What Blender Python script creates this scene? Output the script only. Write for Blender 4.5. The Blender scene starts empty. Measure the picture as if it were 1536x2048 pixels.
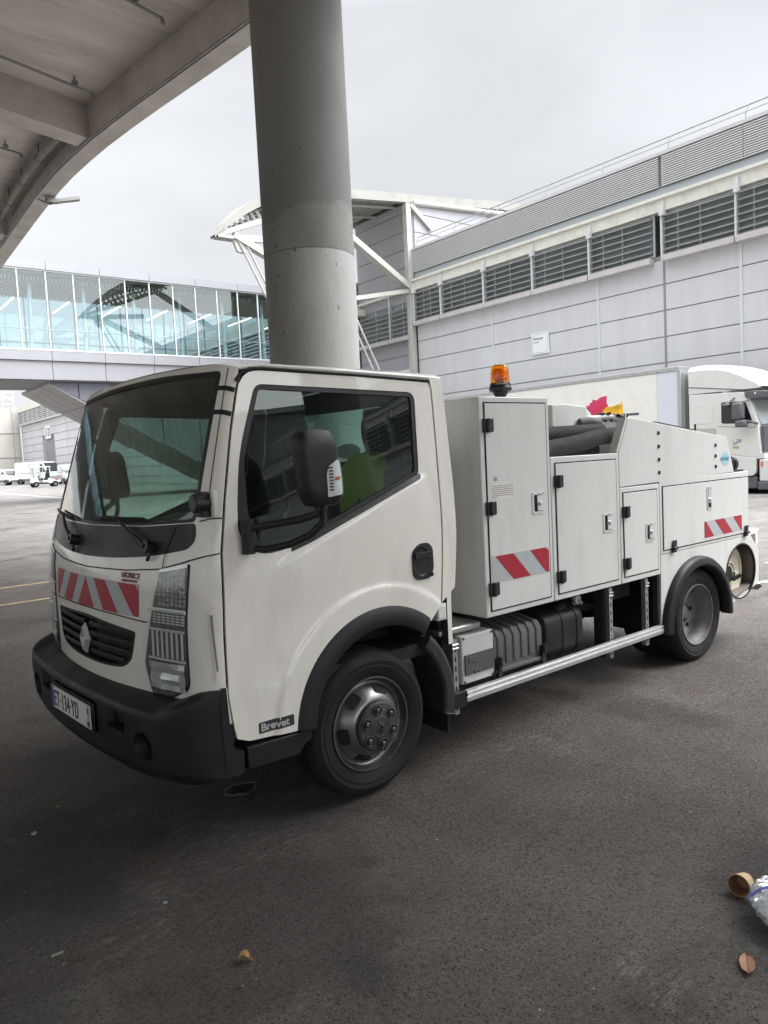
import bpy, bmesh, math, random
from mathutils import Vector, Matrix
random.seed(7)
C = bpy.context.scene.collection
S = bpy.context.scene
PI = math.pi

# ------------------------------------------------------------------ camera
def cam_axes(yaw, pitch, roll):
    cy, sy = math.cos(yaw), math.sin(yaw)
    f = Vector((sy*math.cos(pitch), cy*math.cos(pitch), math.sin(pitch)))
    r0 = Vector((cy, -sy, 0)); u0 = r0.cross(f)
    r = r0*math.cos(roll) + u0*math.sin(roll)
    u = -r0*math.sin(roll) + u0*math.cos(roll)
    return r, u, f
cr, cu, cf = cam_axes(0.6795403, -0.0749197, -0.0500972)
cd = bpy.data.cameras.new('camera'); cam = bpy.data.objects.new('camera', cd); C.objects.link(cam)
M = Matrix(((cr.x, cu.x, -cf.x, 0), (cr.y, cu.y, -cf.y, 0), (cr.z, cu.z, -cf.z, 1.6), (0, 0, 0, 1)))
cam.matrix_world = M
cd.sensor_fit = 'VERTICAL'; cd.sensor_height = 24; cd.lens = 1479.155/2048*24
cd.clip_start = 0.05; cd.clip_end = 5000
S.camera = cam

# ------------------------------------------------------------------ world: overcast sky
SKY_BACK = 4.6
SUN_EL, SUN_AZ = math.radians(52), math.radians(140)     # azimuth from +Y towards +X
w = bpy.data.worlds.new('World'); S.world = w; w.use_nodes = True
nt = w.node_tree; nt.nodes.clear()
def N(t, **k):
    n = nt.nodes.new(t)
    for a, b in k.items(): setattr(n, a, b)
    return n
out = N('ShaderNodeOutputWorld')
sky = N('ShaderNodeTexSky', sky_type='NISHITA', sun_disc=False, sun_elevation=SUN_EL, sun_rotation=SUN_AZ)
bg1 = N('ShaderNodeBackground'); bg1.inputs[1].default_value = 0.05
nt.links.new(sky.outputs[0], bg1.inputs[0])
tc = N('ShaderNodeTexCoord'); sep = N('ShaderNodeSeparateXYZ'); nt.links.new(tc.outputs['Generated'], sep.inputs[0])
ramp = N('ShaderNodeValToRGB'); nt.links.new(sep.outputs[2], ramp.inputs[0])
e = ramp.color_ramp.elements
e[0].position = 0.0; e[0].color = (0.455, 0.462, 0.475, 1)
e[1].position = 1.0; e[1].color = (2.4, 2.45, 2.55, 1)
x = e.new(0.50); x.color = (0.455, 0.462, 0.478, 1)
x = e.new(0.72); x.color = (1.6, 1.63, 1.7, 1)
mp = N('ShaderNodeMapping'); mp.inputs['Scale'].default_value = (1.0, 1.0, 2.6)
nt.links.new(tc.outputs['Generated'], mp.inputs[0])
nz = N('ShaderNodeTexNoise'); nz.inputs['Scale'].default_value = 2.3; nz.inputs['Detail'].default_value = 4; nz.inputs['Roughness'].default_value = .45
nt.links.new(mp.outputs[0], nz.inputs['Vector'])
mr = N('ShaderNodeMapRange'); mr.inputs[1].default_value = .33; mr.inputs[2].default_value = .67
mr.inputs[3].default_value = .86; mr.inputs[4].default_value = 1.09
nt.links.new(nz.outputs[0], mr.inputs[0])
mul = N('ShaderNodeVectorMath', operation='SCALE'); nt.links.new(ramp.outputs[0], mul.inputs[0]); nt.links.new(mr.outputs[0], mul.inputs['Scale'])
# the cloud cover is brighter on the sun's side (behind the camera) than over the terminal
vm = N('ShaderNodeVectorMath', operation='MULTIPLY'); vm.inputs[1].default_value = (1, 1, 0); nt.links.new(tc.outputs['Generated'], vm.inputs[0])
vn = N('ShaderNodeVectorMath', operation='NORMALIZE'); nt.links.new(vm.outputs[0], vn.inputs[0])
vd = N('ShaderNodeVectorMath', operation='DOT_PRODUCT'); vd.inputs[1].default_value = (-.66, .75, 0); nt.links.new(vn.outputs[0], vd.inputs[0])
az = N('ShaderNodeMapRange'); az.interpolation_type = 'SMOOTHSTEP'; az.inputs[1].default_value = -1.0; az.inputs[2].default_value = -.33; az.inputs[3].default_value = SKY_BACK; az.inputs[4].default_value = 1.0
nt.links.new(vd.outputs['Value'], az.inputs[0])
mul2 = N('ShaderNodeVectorMath', operation='SCALE'); nt.links.new(mul.outputs[0], mul2.inputs[0]); nt.links.new(az.outputs[0], mul2.inputs['Scale']); mul = mul2
bg2 = N('ShaderNodeBackground'); bg2.inputs[1].default_value = 1.0; nt.links.new(mul.outputs[0], bg2.inputs[0])
mx = N('ShaderNodeMixShader'); mx.inputs[0].default_value = .9
nt.links.new(bg1.outputs[0], mx.inputs[1]); nt.links.new(bg2.outputs[0], mx.inputs[2]); nt.links.new(mx.outputs[0], out.inputs[0])

sd = bpy.data.lights.new('sun', 'SUN'); sd.energy = .5; sd.angle = math.radians(25); sd.color = (1, .97, .93)
so = bpy.data.objects.new('sun', sd); C.objects.link(so)
sdir = Vector((math.sin(SUN_AZ)*math.cos(SUN_EL), math.cos(SUN_AZ)*math.cos(SUN_EL), math.sin(SUN_EL)))
so.location = (30, -20, 60); so.rotation_euler = sdir.to_track_quat('Z', 'Y').to_euler()

S.view_settings.view_transform = 'Standard'; S.view_settings.look = 'None'
S.view_settings.exposure = 1.07; S.view_settings.gamma = 1
S.render.engine = 'CYCLES'
S.cycles.max_bounces = 8; S.cycles.transparent_max_bounces = 16

# ------------------------------------------------------------------ helpers
TH = -0.0151722                      # the terminal's axes against the truck's
def bgw(x, y, z=0.0):
    c, s = math.cos(TH), math.sin(TH)
    return Vector((c*x - s*y, s*x + c*y, z))

class MB:
    def __init__(s): s.v = []; s.f = []; s.m = []; s.cur = 0
    def face(s, idx): s.f.append(tuple(idx)); s.m.append(s.cur)
    def add(s, vs, fs):
        o = len(s.v); s.v += [tuple(p) for p in vs]
        for f in fs: s.face([i+o for i in f])
        return s
    def box(s, x0, x1, y0, y1, z0, z1, mtx=None):
        if x0 > x1: x0, x1 = x1, x0
        if y0 > y1: y0, y1 = y1, y0
        if z0 > z1: z0, z1 = z1, z0
        vs = [Vector((x, y, z)) for z in (z0, z1) for y in (y0, y1) for x in (x0, x1)]
        if mtx: vs = [mtx @ p for p in vs]
        return s.add(vs, [(0,2,3,1),(4,5,7,6),(0,1,5,4),(2,6,7,3),(0,4,6,2),(1,3,7,5)])
    def prism(s, poly, axis, a, b):
        """poly: 2-D points; axis 'y': (x,z) extruded in y; 'x': (y,z); 'z': (x,y)"""
        n = len(poly)
        area = sum(poly[i][0]*poly[(i+1)%n][1]-poly[(i+1)%n][0]*poly[i][1] for i in range(n))
        if area < 0: poly = poly[::-1]
        def P(p, t):
            return (p[0], t, p[1]) if axis == 'y' else (t, p[0], p[1]) if axis == 'x' else (p[0], p[1], t)
        if a > b: a, b = b, a
        vs = [P(p, a) for p in poly] + [P(p, b) for p in poly]
        lo = list(range(n)); hi = list(range(n, 2*n))
        if axis == 'y':
            fs = [lo, hi[::-1]] + [((i+1)%n, i, n+i, n+(i+1)%n) for i in range(n)]
        else:
            fs = [lo[::-1], hi] + [(i, (i+1)%n, n+(i+1)%n, n+i) for i in range(n)]
        return s.add(vs, fs)
    def tube(s, pts, r, n=10, caps=True):
        pts = [Vector(p) for p in pts]; rs = r if isinstance(r, (list, tuple)) else [r]*len(pts)
        o = len(s.v); N0 = None
        for i, p in enumerate(pts):
            t = (pts[min(i+1, len(pts)-1)] - pts[max(i-1, 0)]).normalized()
            if N0 is None:
                N0 = t.orthogonal().normalized()
            else:
                N0 = (N0 - t*N0.dot(t)).normalized()
            B = t.cross(N0)
            for k in range(n):
                a = 2*PI*k/n
                s.v.append(tuple(p + (N0*math.cos(a) + B*math.sin(a))*rs[i]))
        for i in range(len(pts)-1):
            for k in range(n):
                s.face((o+i*n+k, o+i*n+(k+1)%n, o+(i+1)*n+(k+1)%n, o+(i+1)*n+k))
        if caps:
            s.face([o+k for k in range(n)][::-1]); s.face([o+(len(pts)-1)*n+k for k in range(n)])
        return s
    def bar(s, a, b, w, h, up=(0, 0, 1)):
        a, b = Vector(a), Vector(b); t = (b-a).normalized(); up = Vector(up)
        sd_ = t.cross(up).normalized(); u = sd_.cross(t)
        vs = []
        for p in (a, b):
            for i, j in ((-1,-1),(1,-1),(1,1),(-1,1)): vs.append(p + sd_*(i*w/2) + u*(j*h/2))
        return s.add(vs, [(3,2,1,0),(4,5,6,7),(0,1,5,4),(1,2,6,5),(2,3,7,6),(3,0,4,7)])
    def lathe(s, prof, c, axis='y', n=48, flip=False, a0=0, a1=2*PI, sx=1, sz=1):
        """prof: (r, t) pairs; axis y: t is y"""
        full = abs(a1-a0-2*PI) < 1e-6
        m = n if full else n+1
        o = len(s.v)
        for r, t in prof:
            for k in range(m):
                a = a0 + (a1-a0)*k/n; p, q = r*math.cos(a)*sx, r*math.sin(a)*sz
                if axis == 'y': s.v.append((c[0]+p, c[1]+t, c[2]+q))
                elif axis == 'z': s.v.append((c[0]+p, c[1]+q, c[2]+t))
                else: s.v.append((c[0]+t, c[1]+p, c[2]+q))
        for i in range(len(prof)-1):
            for k in range(n):
                k2 = (k+1) % m
                f = (o+i*m+k, o+i*m+k2, o+(i+1)*m+k2, o+(i+1)*m+k)
                s.face(f[::-1] if flip else f)
        return s
    def disc(s, c, r, axis='y', n=32, flip=False, rz=None):
        o = len(s.v); rz = rz or r
        for k in range(n):
            a = 2*PI*k/n; p, q = r*math.cos(a), rz*math.sin(a)
            s.v.append((c[0]+p, c[1], c[2]+q) if axis == 'y' else (c[0]+p, c[1]+q, c[2]) if axis == 'z' else (c[0], c[1]+p, c[2]+q))
        f = [o+k for k in range(n)]; s.face(f[::-1] if flip else f)
        return s
    def grid(s, P, closed=False):
        o = len(s.v); R = len(P); K = len(P[0])
        for row in P: s.v += [tuple(p) for p in row]
        for i in range(R-1):
            for k in range(K-1 + (1 if closed else 0)):
                s.face((o+i*K+k, o+i*K+(k+1)%K, o+(i+1)*K+(k+1)%K, o+(i+1)*K+k))
        return s
    def join(s, other, slot=None):
        o = len(s.v); s.v += other.v
        for f, m in zip(other.f, other.m):
            s.f.append(tuple(i+o for i in f)); s.m.append(m if slot is None else slot)
        return s
    def mirror_y(s, y0):
        r = MB(); r.v = [(p[0], 2*y0-p[1], p[2]) for p in s.v]; r.f = [f[::-1] for f in s.f]; r.m = list(s.m); return r
    def moved(s, d):
        r = MB(); r.v = [(p[0]+d[0], p[1]+d[1], p[2]+d[2]) for p in s.v]; r.f = list(s.f); r.m = list(s.m); return r

def patch(outline, holes, fn, o=0.0, th=0.004, step=.04, mats=(0, 0), flip=False):
    """fill a 2-D outline (with holes), cut it to a grid of the given step and lift it onto the surface fn(u,v,offset)"""
    bm = bmesh.new()
    for loop in [outline] + list(holes):
        vs = [bm.verts.new((p[0], p[1], 0)) for p in loop]
        for i in range(len(vs)): bm.edges.new((vs[i], vs[(i+1) % len(vs)]))
    bmesh.ops.triangle_fill(bm, use_beauty=True, use_dissolve=False, edges=bm.edges[:])
    us = [p[0] for p in outline]; vs_ = [p[1] for p in outline]
    if step:
        for ax, lo, hi in ((0, min(us), max(us)), (1, min(vs_), max(vs_))):
            st = step if not isinstance(step, tuple) else step[ax]
            n = int((hi-lo)/st)
            for i in range(1, n+1):
                t = lo + (hi-lo)*i/(n+1)
                co = Vector((t, 0, 0)) if ax == 0 else Vector((0, t, 0)); no = Vector((1, 0, 0)) if ax == 0 else Vector((0, 1, 0))
                bmesh.ops.bisect_plane(bm, geom=bm.verts[:]+bm.edges[:]+bm.faces[:], plane_co=co, plane_no=no, dist=1e-5)
    bmesh.ops.recalc_face_normals(bm, faces=bm.faces[:])
    bm.verts.index_update()
    mb = MB(); n = len(bm.verts)
    flat = [(v.co.x, v.co.y) for v in bm.verts]
    mb.v = [tuple(fn(u, v, o)) for u, v in flat]
    if th: mb.v += [tuple(fn(u, v, o-th)) for u, v in flat]
    for f in bm.faces:
        idx = [v.index for v in f.verts]
        if f.normal.z < 0: idx = idx[::-1]
        if flip: idx = idx[::-1]
        mb.cur = mats[0]; mb.face(idx)
        if th:
            mb.cur = mats[1]; mb.face([i+n for i in idx[::-1]])
    if th:
        mb.cur = mats[0]
        for e_ in bm.edges:
            if len(e_.link_faces) == 1:
                f = e_.link_faces[0]; lv = [l.vert.index for l in f.loops]
                a, b = e_.verts[0].index, e_.verts[1].index
                i = lv.index(a); 
                if lv[(i+1) % len(lv)] != b: a, b = b, a
                if f.normal.z < 0: a, b = b, a
                if flip: a, b = b, a
                mb.face((b, a, a+n, b+n))
    bm.free(); mb.cur = 0
    return mb

def rrect(x0, z0, x1, z1, r, n=5):
    P = []
    for cx, cz, a in ((x1-r, z1-r, 0), (x0+r, z1-r, 90), (x0+r, z0+r, 180), (x1-r, z0+r, 270)):
        for i in range(n+1):
            t = math.radians(a + 90*i/n); P.append((cx+r*math.cos(t), cz+r*math.sin(t)))
    return P
def round_poly(P, r, n=4):
    """round the corners of a polygon; r a number or one per corner"""
    out = []; m = len(P)
    for i in range(m):
        p0, p, p1 = Vector(P[i-1][:2]), Vector(P[i][:2]), Vector(P[(i+1) % m][:2])
        rr = r[i] if isinstance(r, (list, tuple)) else r
        d0, d1 = (p0-p), (p1-p)
        k = min(rr, d0.length*.45, d1.length*.45)
        a, b = p + d0.normalized()*k, p + d1.normalized()*k
        if k < 1e-5: out.append(tuple(p)); continue
        for j in range(n+1):
            t = j/n; q = a*(1-t)**2 + p*2*t*(1-t) + b*t*t; out.append((q.x, q.y))
    return out
def lerp(a, b, t): return a + (b-a)*t
def interp(tab, x):
    if x <= tab[0][0]: return tab[0][1]
    for (a, p), (b, q) in zip(tab, tab[1:]):
        if x <= b: return p + (q-p)*(x-a)/(b-a)
    return tab[-1][1]
def smooth(a, b, x):
    t = min(1, max(0, (x-a)/(b-a))); return t*t*(3-2*t)

def finish(ob, angle=35, bevel=0, seg=2):
    me = ob.data
    me.polygons.foreach_set('use_smooth', [True]*len(me.polygons))
    me.set_sharp_from_angle(angle=math.radians(angle))
    if bevel:
        b = ob.modifiers.new('bevel', 'BEVEL'); b.width = bevel; b.segments = seg; b.limit_method = 'ANGLE'; b.angle_limit = math.radians(40)
def mesh(name, mb, mats, base=(0, 0, 0)):
    me = bpy.data.meshes.new(name)
    me.from_pydata([(p[0]-base[0], p[1]-base[1], p[2]-base[2]) for p in mb.v], [], mb.f)
    for m in (mats if isinstance(mats, (list, tuple)) else [mats]): me.materials.append(m)
    if max(mb.m, default=0): me.polygons.foreach_set('material_index', mb.m)
    me.validate(); me.update()
    return me
class Thing:
    """an Empty at the thing's base; its parts are given in the frame's own coordinates"""
    def __init__(s, name, label, cat, base=(0, 0, 0), frame='w', group=None):
        s.base = base
        s.o = bpy.data.objects.new(name, None); C.objects.link(s.o); s.o.empty_display_size = .2
        place(s.o, base, frame)
        s.o['label'] = label; s.o['category'] = cat
        if group: s.o['group'] = group
    def part(s, name, mb, mats, parent=None, angle=35, bevel=0, label=None, stuff=False):
        ob = bpy.data.objects.new(name, mesh(name, mb, mats, s.base)); C.objects.link(ob)
        ob.parent = parent or s.o
        finish(ob, angle, bevel)
        if label: ob['label'] = label
        if stuff: ob['kind'] = 'stuff'
        return ob
def place(o, base, frame):
    if frame == 'b':
        o.location = bgw(*base); o.rotation_euler = (0, 0, TH)
    elif frame == 't':
        o.location = Vector(base) + TRUCK
    else: o.location = base
TRUCK = Vector((2.1112, 2.7053, 0))
def solo(name, mb, mats, label=None, cat=None, base=(0, 0, 0), frame='w', group=None, kind=None, angle=35, bevel=0):
    ob = bpy.data.objects.new(name, mesh(name, mb, mats, base)); C.objects.link(ob)
    place(ob, base, frame); finish(ob, angle, bevel)
    if label: ob['label'] = label
    if cat: ob['category'] = cat
    if group: ob['group'] = group
    if kind: ob['kind'] = kind
    return ob
def clone(o, parent=None):
    c = o.copy(); C.objects.link(c)
    if parent: c.parent = parent
    for ch in list(o.children): clone(ch, c)
    return c
def text_mb(body, size, org, xd, up, squeeze=1.0, ext=.0008, align='LEFT', bold=0, spacing=1.0, bevel=0):
    cu_ = bpy.data.curves.new('lettering', 'FONT'); cu_.body = body; cu_.size = size; cu_.align_x = align
    cu_.offset = bold; cu_.resolution_u = 3; cu_.space_character = spacing
    ob = bpy.data.objects.new('lettering', cu_); C.objects.link(ob)
    dg = bpy.context.evaluated_depsgraph_get(); dg.update()
    me = bpy.data.meshes.new_from_object(ob.evaluated_get(dg))
    xd, up, org = Vector(xd).normalized(), Vector(up).normalized(), Vector(org); nn = xd.cross(up)
    mb = MB(); nv = len(me.vertices)
    for lift in (ext, -ext):
        mb.v += [tuple(org + xd*(v.co.x*squeeze) + up*v.co.y + nn*lift) for v in me.vertices]
    cnt = {}
    for p in me.polygons:
        vs = list(p.vertices)
        if p.normal.z < 0: vs = vs[::-1]
        mb.face(vs); mb.face([i+nv for i in vs[::-1]])
        for a, b in zip(vs, vs[1:]+vs[:1]): cnt[(a, b)] = 1
    for a, b in cnt:
        if (b, a) not in cnt: mb.face((b, a, a+nv, b+nv))
    bpy.data.objects.remove(ob); bpy.data.curves.remove(cu_); bpy.data.meshes.remove(me)
    return mb

def text_on(fn, body, size, u0, v0, squeeze=1.0, ext=.0008, bold=0, du=(1, 0), lift=.004, flip=False):
    q = text_mb(body, size, (0, 0, 0), (1, 0, 0), (0, 1, 0), squeeze, ext, bold=bold)
    q.v = [tuple(fn(u0 + p[0]*du[0], v0 + p[1], lift + p[2])) for p in q.v]
    if flip: q.f = [f[::-1] for f in q.f]
    return q
# ------------------------------------------------------------------ materials
def mat(name, col, rough=.5, metal=0, coat=0, var=0, vscale=3, bump=0, bscale=40, spec=.5, dirt=None, dscale=2, damt=.0, streak=False, alpha=None):
    m = bpy.data.materials.new(name); m.use_nodes = True; n = m.node_tree; b = n.nodes['Principled BSDF']; L = n.links.new
    b.inputs['Base Color'].default_value = (*col, 1); b.inputs['Roughness'].default_value = rough; b.inputs['Metallic'].default_value = metal
    b.inputs['Coat Weight'].default_value = coat; b.inputs['Coat Roughness'].default_value = .03; b.inputs['Specular IOR Level'].default_value = spec
    if var or bump or damt:
        t = n.nodes.new('ShaderNodeTexCoord'); vec = t.outputs['Object']
    last = None
    if var:
        q = n.nodes.new('ShaderNodeTexNoise'); q.inputs['Scale'].default_value = vscale; q.inputs['Detail'].default_value = 6; q.inputs['Roughness'].default_value = .6
        if streak:
            mp_ = n.nodes.new('ShaderNodeMapping'); mp_.inputs['Scale'].default_value = streak; L(vec, mp_.inputs[0]); L(mp_.outputs[0], q.inputs['Vector'])
        else: L(vec, q.inputs['Vector'])
        r = n.nodes.new('ShaderNodeMapRange'); r.inputs[1].default_value = .3; r.inputs[2].default_value = .7; r.inputs[3].default_value = 1-var; r.inputs[4].default_value = 1+var
        L(q.outputs[0], r.inputs[0])
        s_ = n.nodes.new('ShaderNodeVectorMath'); s_.operation = 'SCALE'; s_.inputs[0].default_value = col; L(r.outputs[0], s_.inputs['Scale'])
        last = s_.outputs[0]
    if damt:
        q = n.nodes.new('ShaderNodeTexNoise'); q.inputs['Scale'].default_value = dscale; q.inputs['Detail'].default_value = 8; q.inputs['Roughness'].default_value = .65
        mp_ = n.nodes.new('ShaderNodeMapping'); mp_.inputs['Location'].default_value = (3.1, 5.7, 1.3)
        if streak: mp_.inputs['Scale'].default_value = streak
        L(vec, mp_.inputs[0]); L(mp_.outputs[0], q.inputs['Vector'])
        r = n.nodes.new('ShaderNodeMapRange'); r.inputs[1].default_value = .5; r.inputs[2].default_value = .78; r.inputs[3].default_value = 0; r.inputs[4].default_value = damt
        L(q.outputs[0], r.inputs[0])
        mxn = n.nodes.new('ShaderNodeMix'); mxn.data_type = 'RGBA'
        L(r.outputs[0], mxn.inputs[0])
        if last: L(last, mxn.inputs[6])
        else: mxn.inputs[6].default_value = (*col, 1)
        mxn.inputs[7].default_value = (*dirt, 1); last = mxn.outputs[2]
        rr = n.nodes.new('ShaderNodeMapRange'); rr.inputs[1].default_value = .3; rr.inputs[2].default_value = .75; rr.inputs[3].default_value = rough*.85; rr.inputs[4].default_value = min(1, rough*1.35)
        L(q.outputs[0], rr.inputs[0]); L(rr.outputs[0], b.inputs['Roughness'])
    if last: L(last, b.inputs['Base Color'])
    if bump:
        q = n.nodes.new('ShaderNodeTexNoise'); q.inputs['Scale'].default_value = bscale; q.inputs['Detail'].default_value = 5; L(vec, q.inputs['Vector'])
        u = n.nodes.new('ShaderNodeBump'); u.inputs['Strength'].default_value = bump; u.inputs['Distance'].default_value = .01; L(q.outputs[0], u.inputs['Height']); L(u.outputs[0], b.inputs['Normal'])
    return m
def glass(name, tint, ior=1.5, rough=0.0, dust=0, refl=None):
    m = bpy.data.materials.new(name); m.use_nodes = True; n = m.node_tree; n.nodes.clear(); L = n.links.new
    o = n.nodes.new('ShaderNodeOutputMaterial'); tr = n.nodes.new('ShaderNodeBsdfTransparent'); tr.inputs[0].default_value = (*tint, 1)
    gl = n.nodes.new('ShaderNodeBsdfGlossy'); gl.inputs['Roughness'].default_value = rough; gl.inputs[0].default_value = (1, 1, 1, 1)
    fr = n.nodes.new('ShaderNodeFresnel'); fr.inputs[0].default_value = ior
    # from behind, the same angle counts as from the front
    ge = n.nodes.new('ShaderNodeNewGeometry'); io = n.nodes.new('ShaderNodeMix'); io.inputs[2].default_value = ior; io.inputs[3].default_value = 1/ior
    L(ge.outputs['Backfacing'], io.inputs[0]); L(io.outputs[0], fr.inputs[0])
    f = fr.outputs[0]
    if refl:
        a = n.nodes.new('ShaderNodeMath'); a.operation = 'ADD'; a.use_clamp = True; a.inputs[1].default_value = refl; L(f, a.inputs[0]); f = a.outputs[0]
    mx_ = n.nodes.new('ShaderNodeMixShader'); L(f, mx_.inputs[0]); L(tr.outputs[0], mx_.inputs[1]); L(gl.outputs[0], mx_.inputs[2])
    res = mx_.outputs[0]
    if dust:
        df = n.nodes.new('ShaderNodeBsdfDiffuse'); df.inputs[0].default_value = (.5, .5, .47, 1)
        t = n.nodes.new('ShaderNodeTexCoord'); q = n.nodes.new('ShaderNodeTexNoise'); q.inputs['Scale'].default_value = 5; q.inputs['Detail'].default_value = 8
        L(t.outputs['Object'], q.inputs['Vector'])
        r = n.nodes.new('ShaderNodeMapRange'); r.inputs[1].default_value = .35; r.inputs[2].default_value = .75; r.inputs[3].default_value = dust*.3; r.inputs[4].default_value = dust; L(q.outputs[0], r.inputs[0])
        m2 = n.nodes.new('ShaderNodeMixShader'); L(r.outputs[0], m2.inputs[0]); L(res, m2.inputs[1]); L(df.outputs[0], m2.inputs[2]); res = m2.outputs[0]
    L(res, o.inputs[0])
    return m
def lamp_mat(name, col, k):
    m = bpy.data.materials.new(name); m.use_nodes = True; b = m.node_tree.nodes['Principled BSDF']
    b.inputs['Base Color'].default_value = (*col, 1); b.inputs['Emission Color'].default_value = (*col, 1); b.inputs['Emission Strength'].default_value = k
    return m
GRIME = (.22, .2, .17)
WHITE = mat('white_paint', (.79, .765, .695), .34, coat=.8, var=.03, vscale=2.5, dirt=GRIME, damt=.26, dscale=2.6, streak=(1.8, 1.8, .6), bump=.012, bscale=4)
STEELW = mat('white_steel', (.62, .622, .595), .38, coat=.15, var=.03, vscale=1.7, dirt=(.3, .28, .24), damt=.30, dscale=3, streak=(2.2, 2.2, .45), bump=.03, bscale=2.5)
INNER = mat('cab_lining', (.035, .037, .04), .75, var=.1)
BLACKP = mat('black_plastic', (.011, .0115, .0125), .42, var=.2, vscale=6, bump=.1, bscale=300, dirt=(.04, .038, .034), damt=.3, dscale=4, spec=.4)
BUMPER = mat('bumper_plastic', (.0085, .0092, .0105), .5, var=.2, vscale=5, bump=.12, bscale=260, dirt=(.035, .034, .031), damt=.5, dscale=3, spec=.38)
DARK = mat('dark_underbody', (.012, .012, .012), .8, var=.4, vscale=8)
GAP = mat('panel_gap', (.01, .01, .01), .9)
RUBBER = mat('tyre_rubber', (.013, .0125, .012), .75, var=.25, vscale=9, dirt=(.042, .037, .032), damt=.6, dscale=6, spec=.3, bump=.15, bscale=90)
RIM = mat('steel_rim', (.21, .205, .195), .34, metal=.85, var=.2, vscale=9, dirt=(.09, .07, .055), damt=.75, dscale=5)
RIMR = mat('rear_steel_rim', (.20, .195, .185), .5, metal=.5, var=.15, vscale=9, dirt=(.07, .06, .05), damt=.7, dscale=5)
CHROME = mat('chrome', (.74, .74, .73), .3, metal=.55, var=.05)
ZINC = mat('zinc_steel', (.45, .45, .44), .38, metal=.8, var=.15, vscale=14)
ALU = mat('aluminium_rail', (.62, .62, .61), .36, metal=.55, var=.08, vscale=10, dirt=(.2, .19, .17), damt=.3, dscale=12)
RED = mat('reflective_red', (.36, .012, .028), .4, var=.08, vscale=20, bump=.05, bscale=500)
SILVER = mat('reflective_silver', (.42, .44, .445), .42, var=.05, vscale=30, bump=.06, bscale=500)
HINGE = mat('hinge_plastic', (.010, .0105, .012), .4, var=.15)
SEATC = mat('seat_fabric', (.018, .019, .022), .9, var=.2, bump=.2, bscale=200)
HIVIS = mat('hi_vis_yellow', (.40, .54, .03), .75, var=.08, bump=.15, bscale=30)
WINDOW = glass('cab_window_glass', (.66, .77, .73), 1.5, dust=.012)
SCREEN = glass('windscreen_glass', (.68, .78, .735), 1.55, dust=.03)
CLEAR = glass('clear_lens', (.93, .95, .95), 1.5)
GREYP = mat('grey_plastic', (.085, .083, .08), .55, var=.15, dirt=(.16, .15, .13), damt=.4, dscale=6)
GREYL = mat('light_grey_plastic', (.56, .565, .54), .5, var=.08, dirt=(.2, .19, .17), damt=.35)
LABELW = mat('label_white', (.66, .66, .62), .5, var=.04)
PRINT = mat('print_black', (.03, .03, .03), .6)
PRINTG = mat('print_grey', (.22, .22, .22), .6)
PRINTR = mat('print_maroon', (.25, .12, .12), .6)

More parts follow.
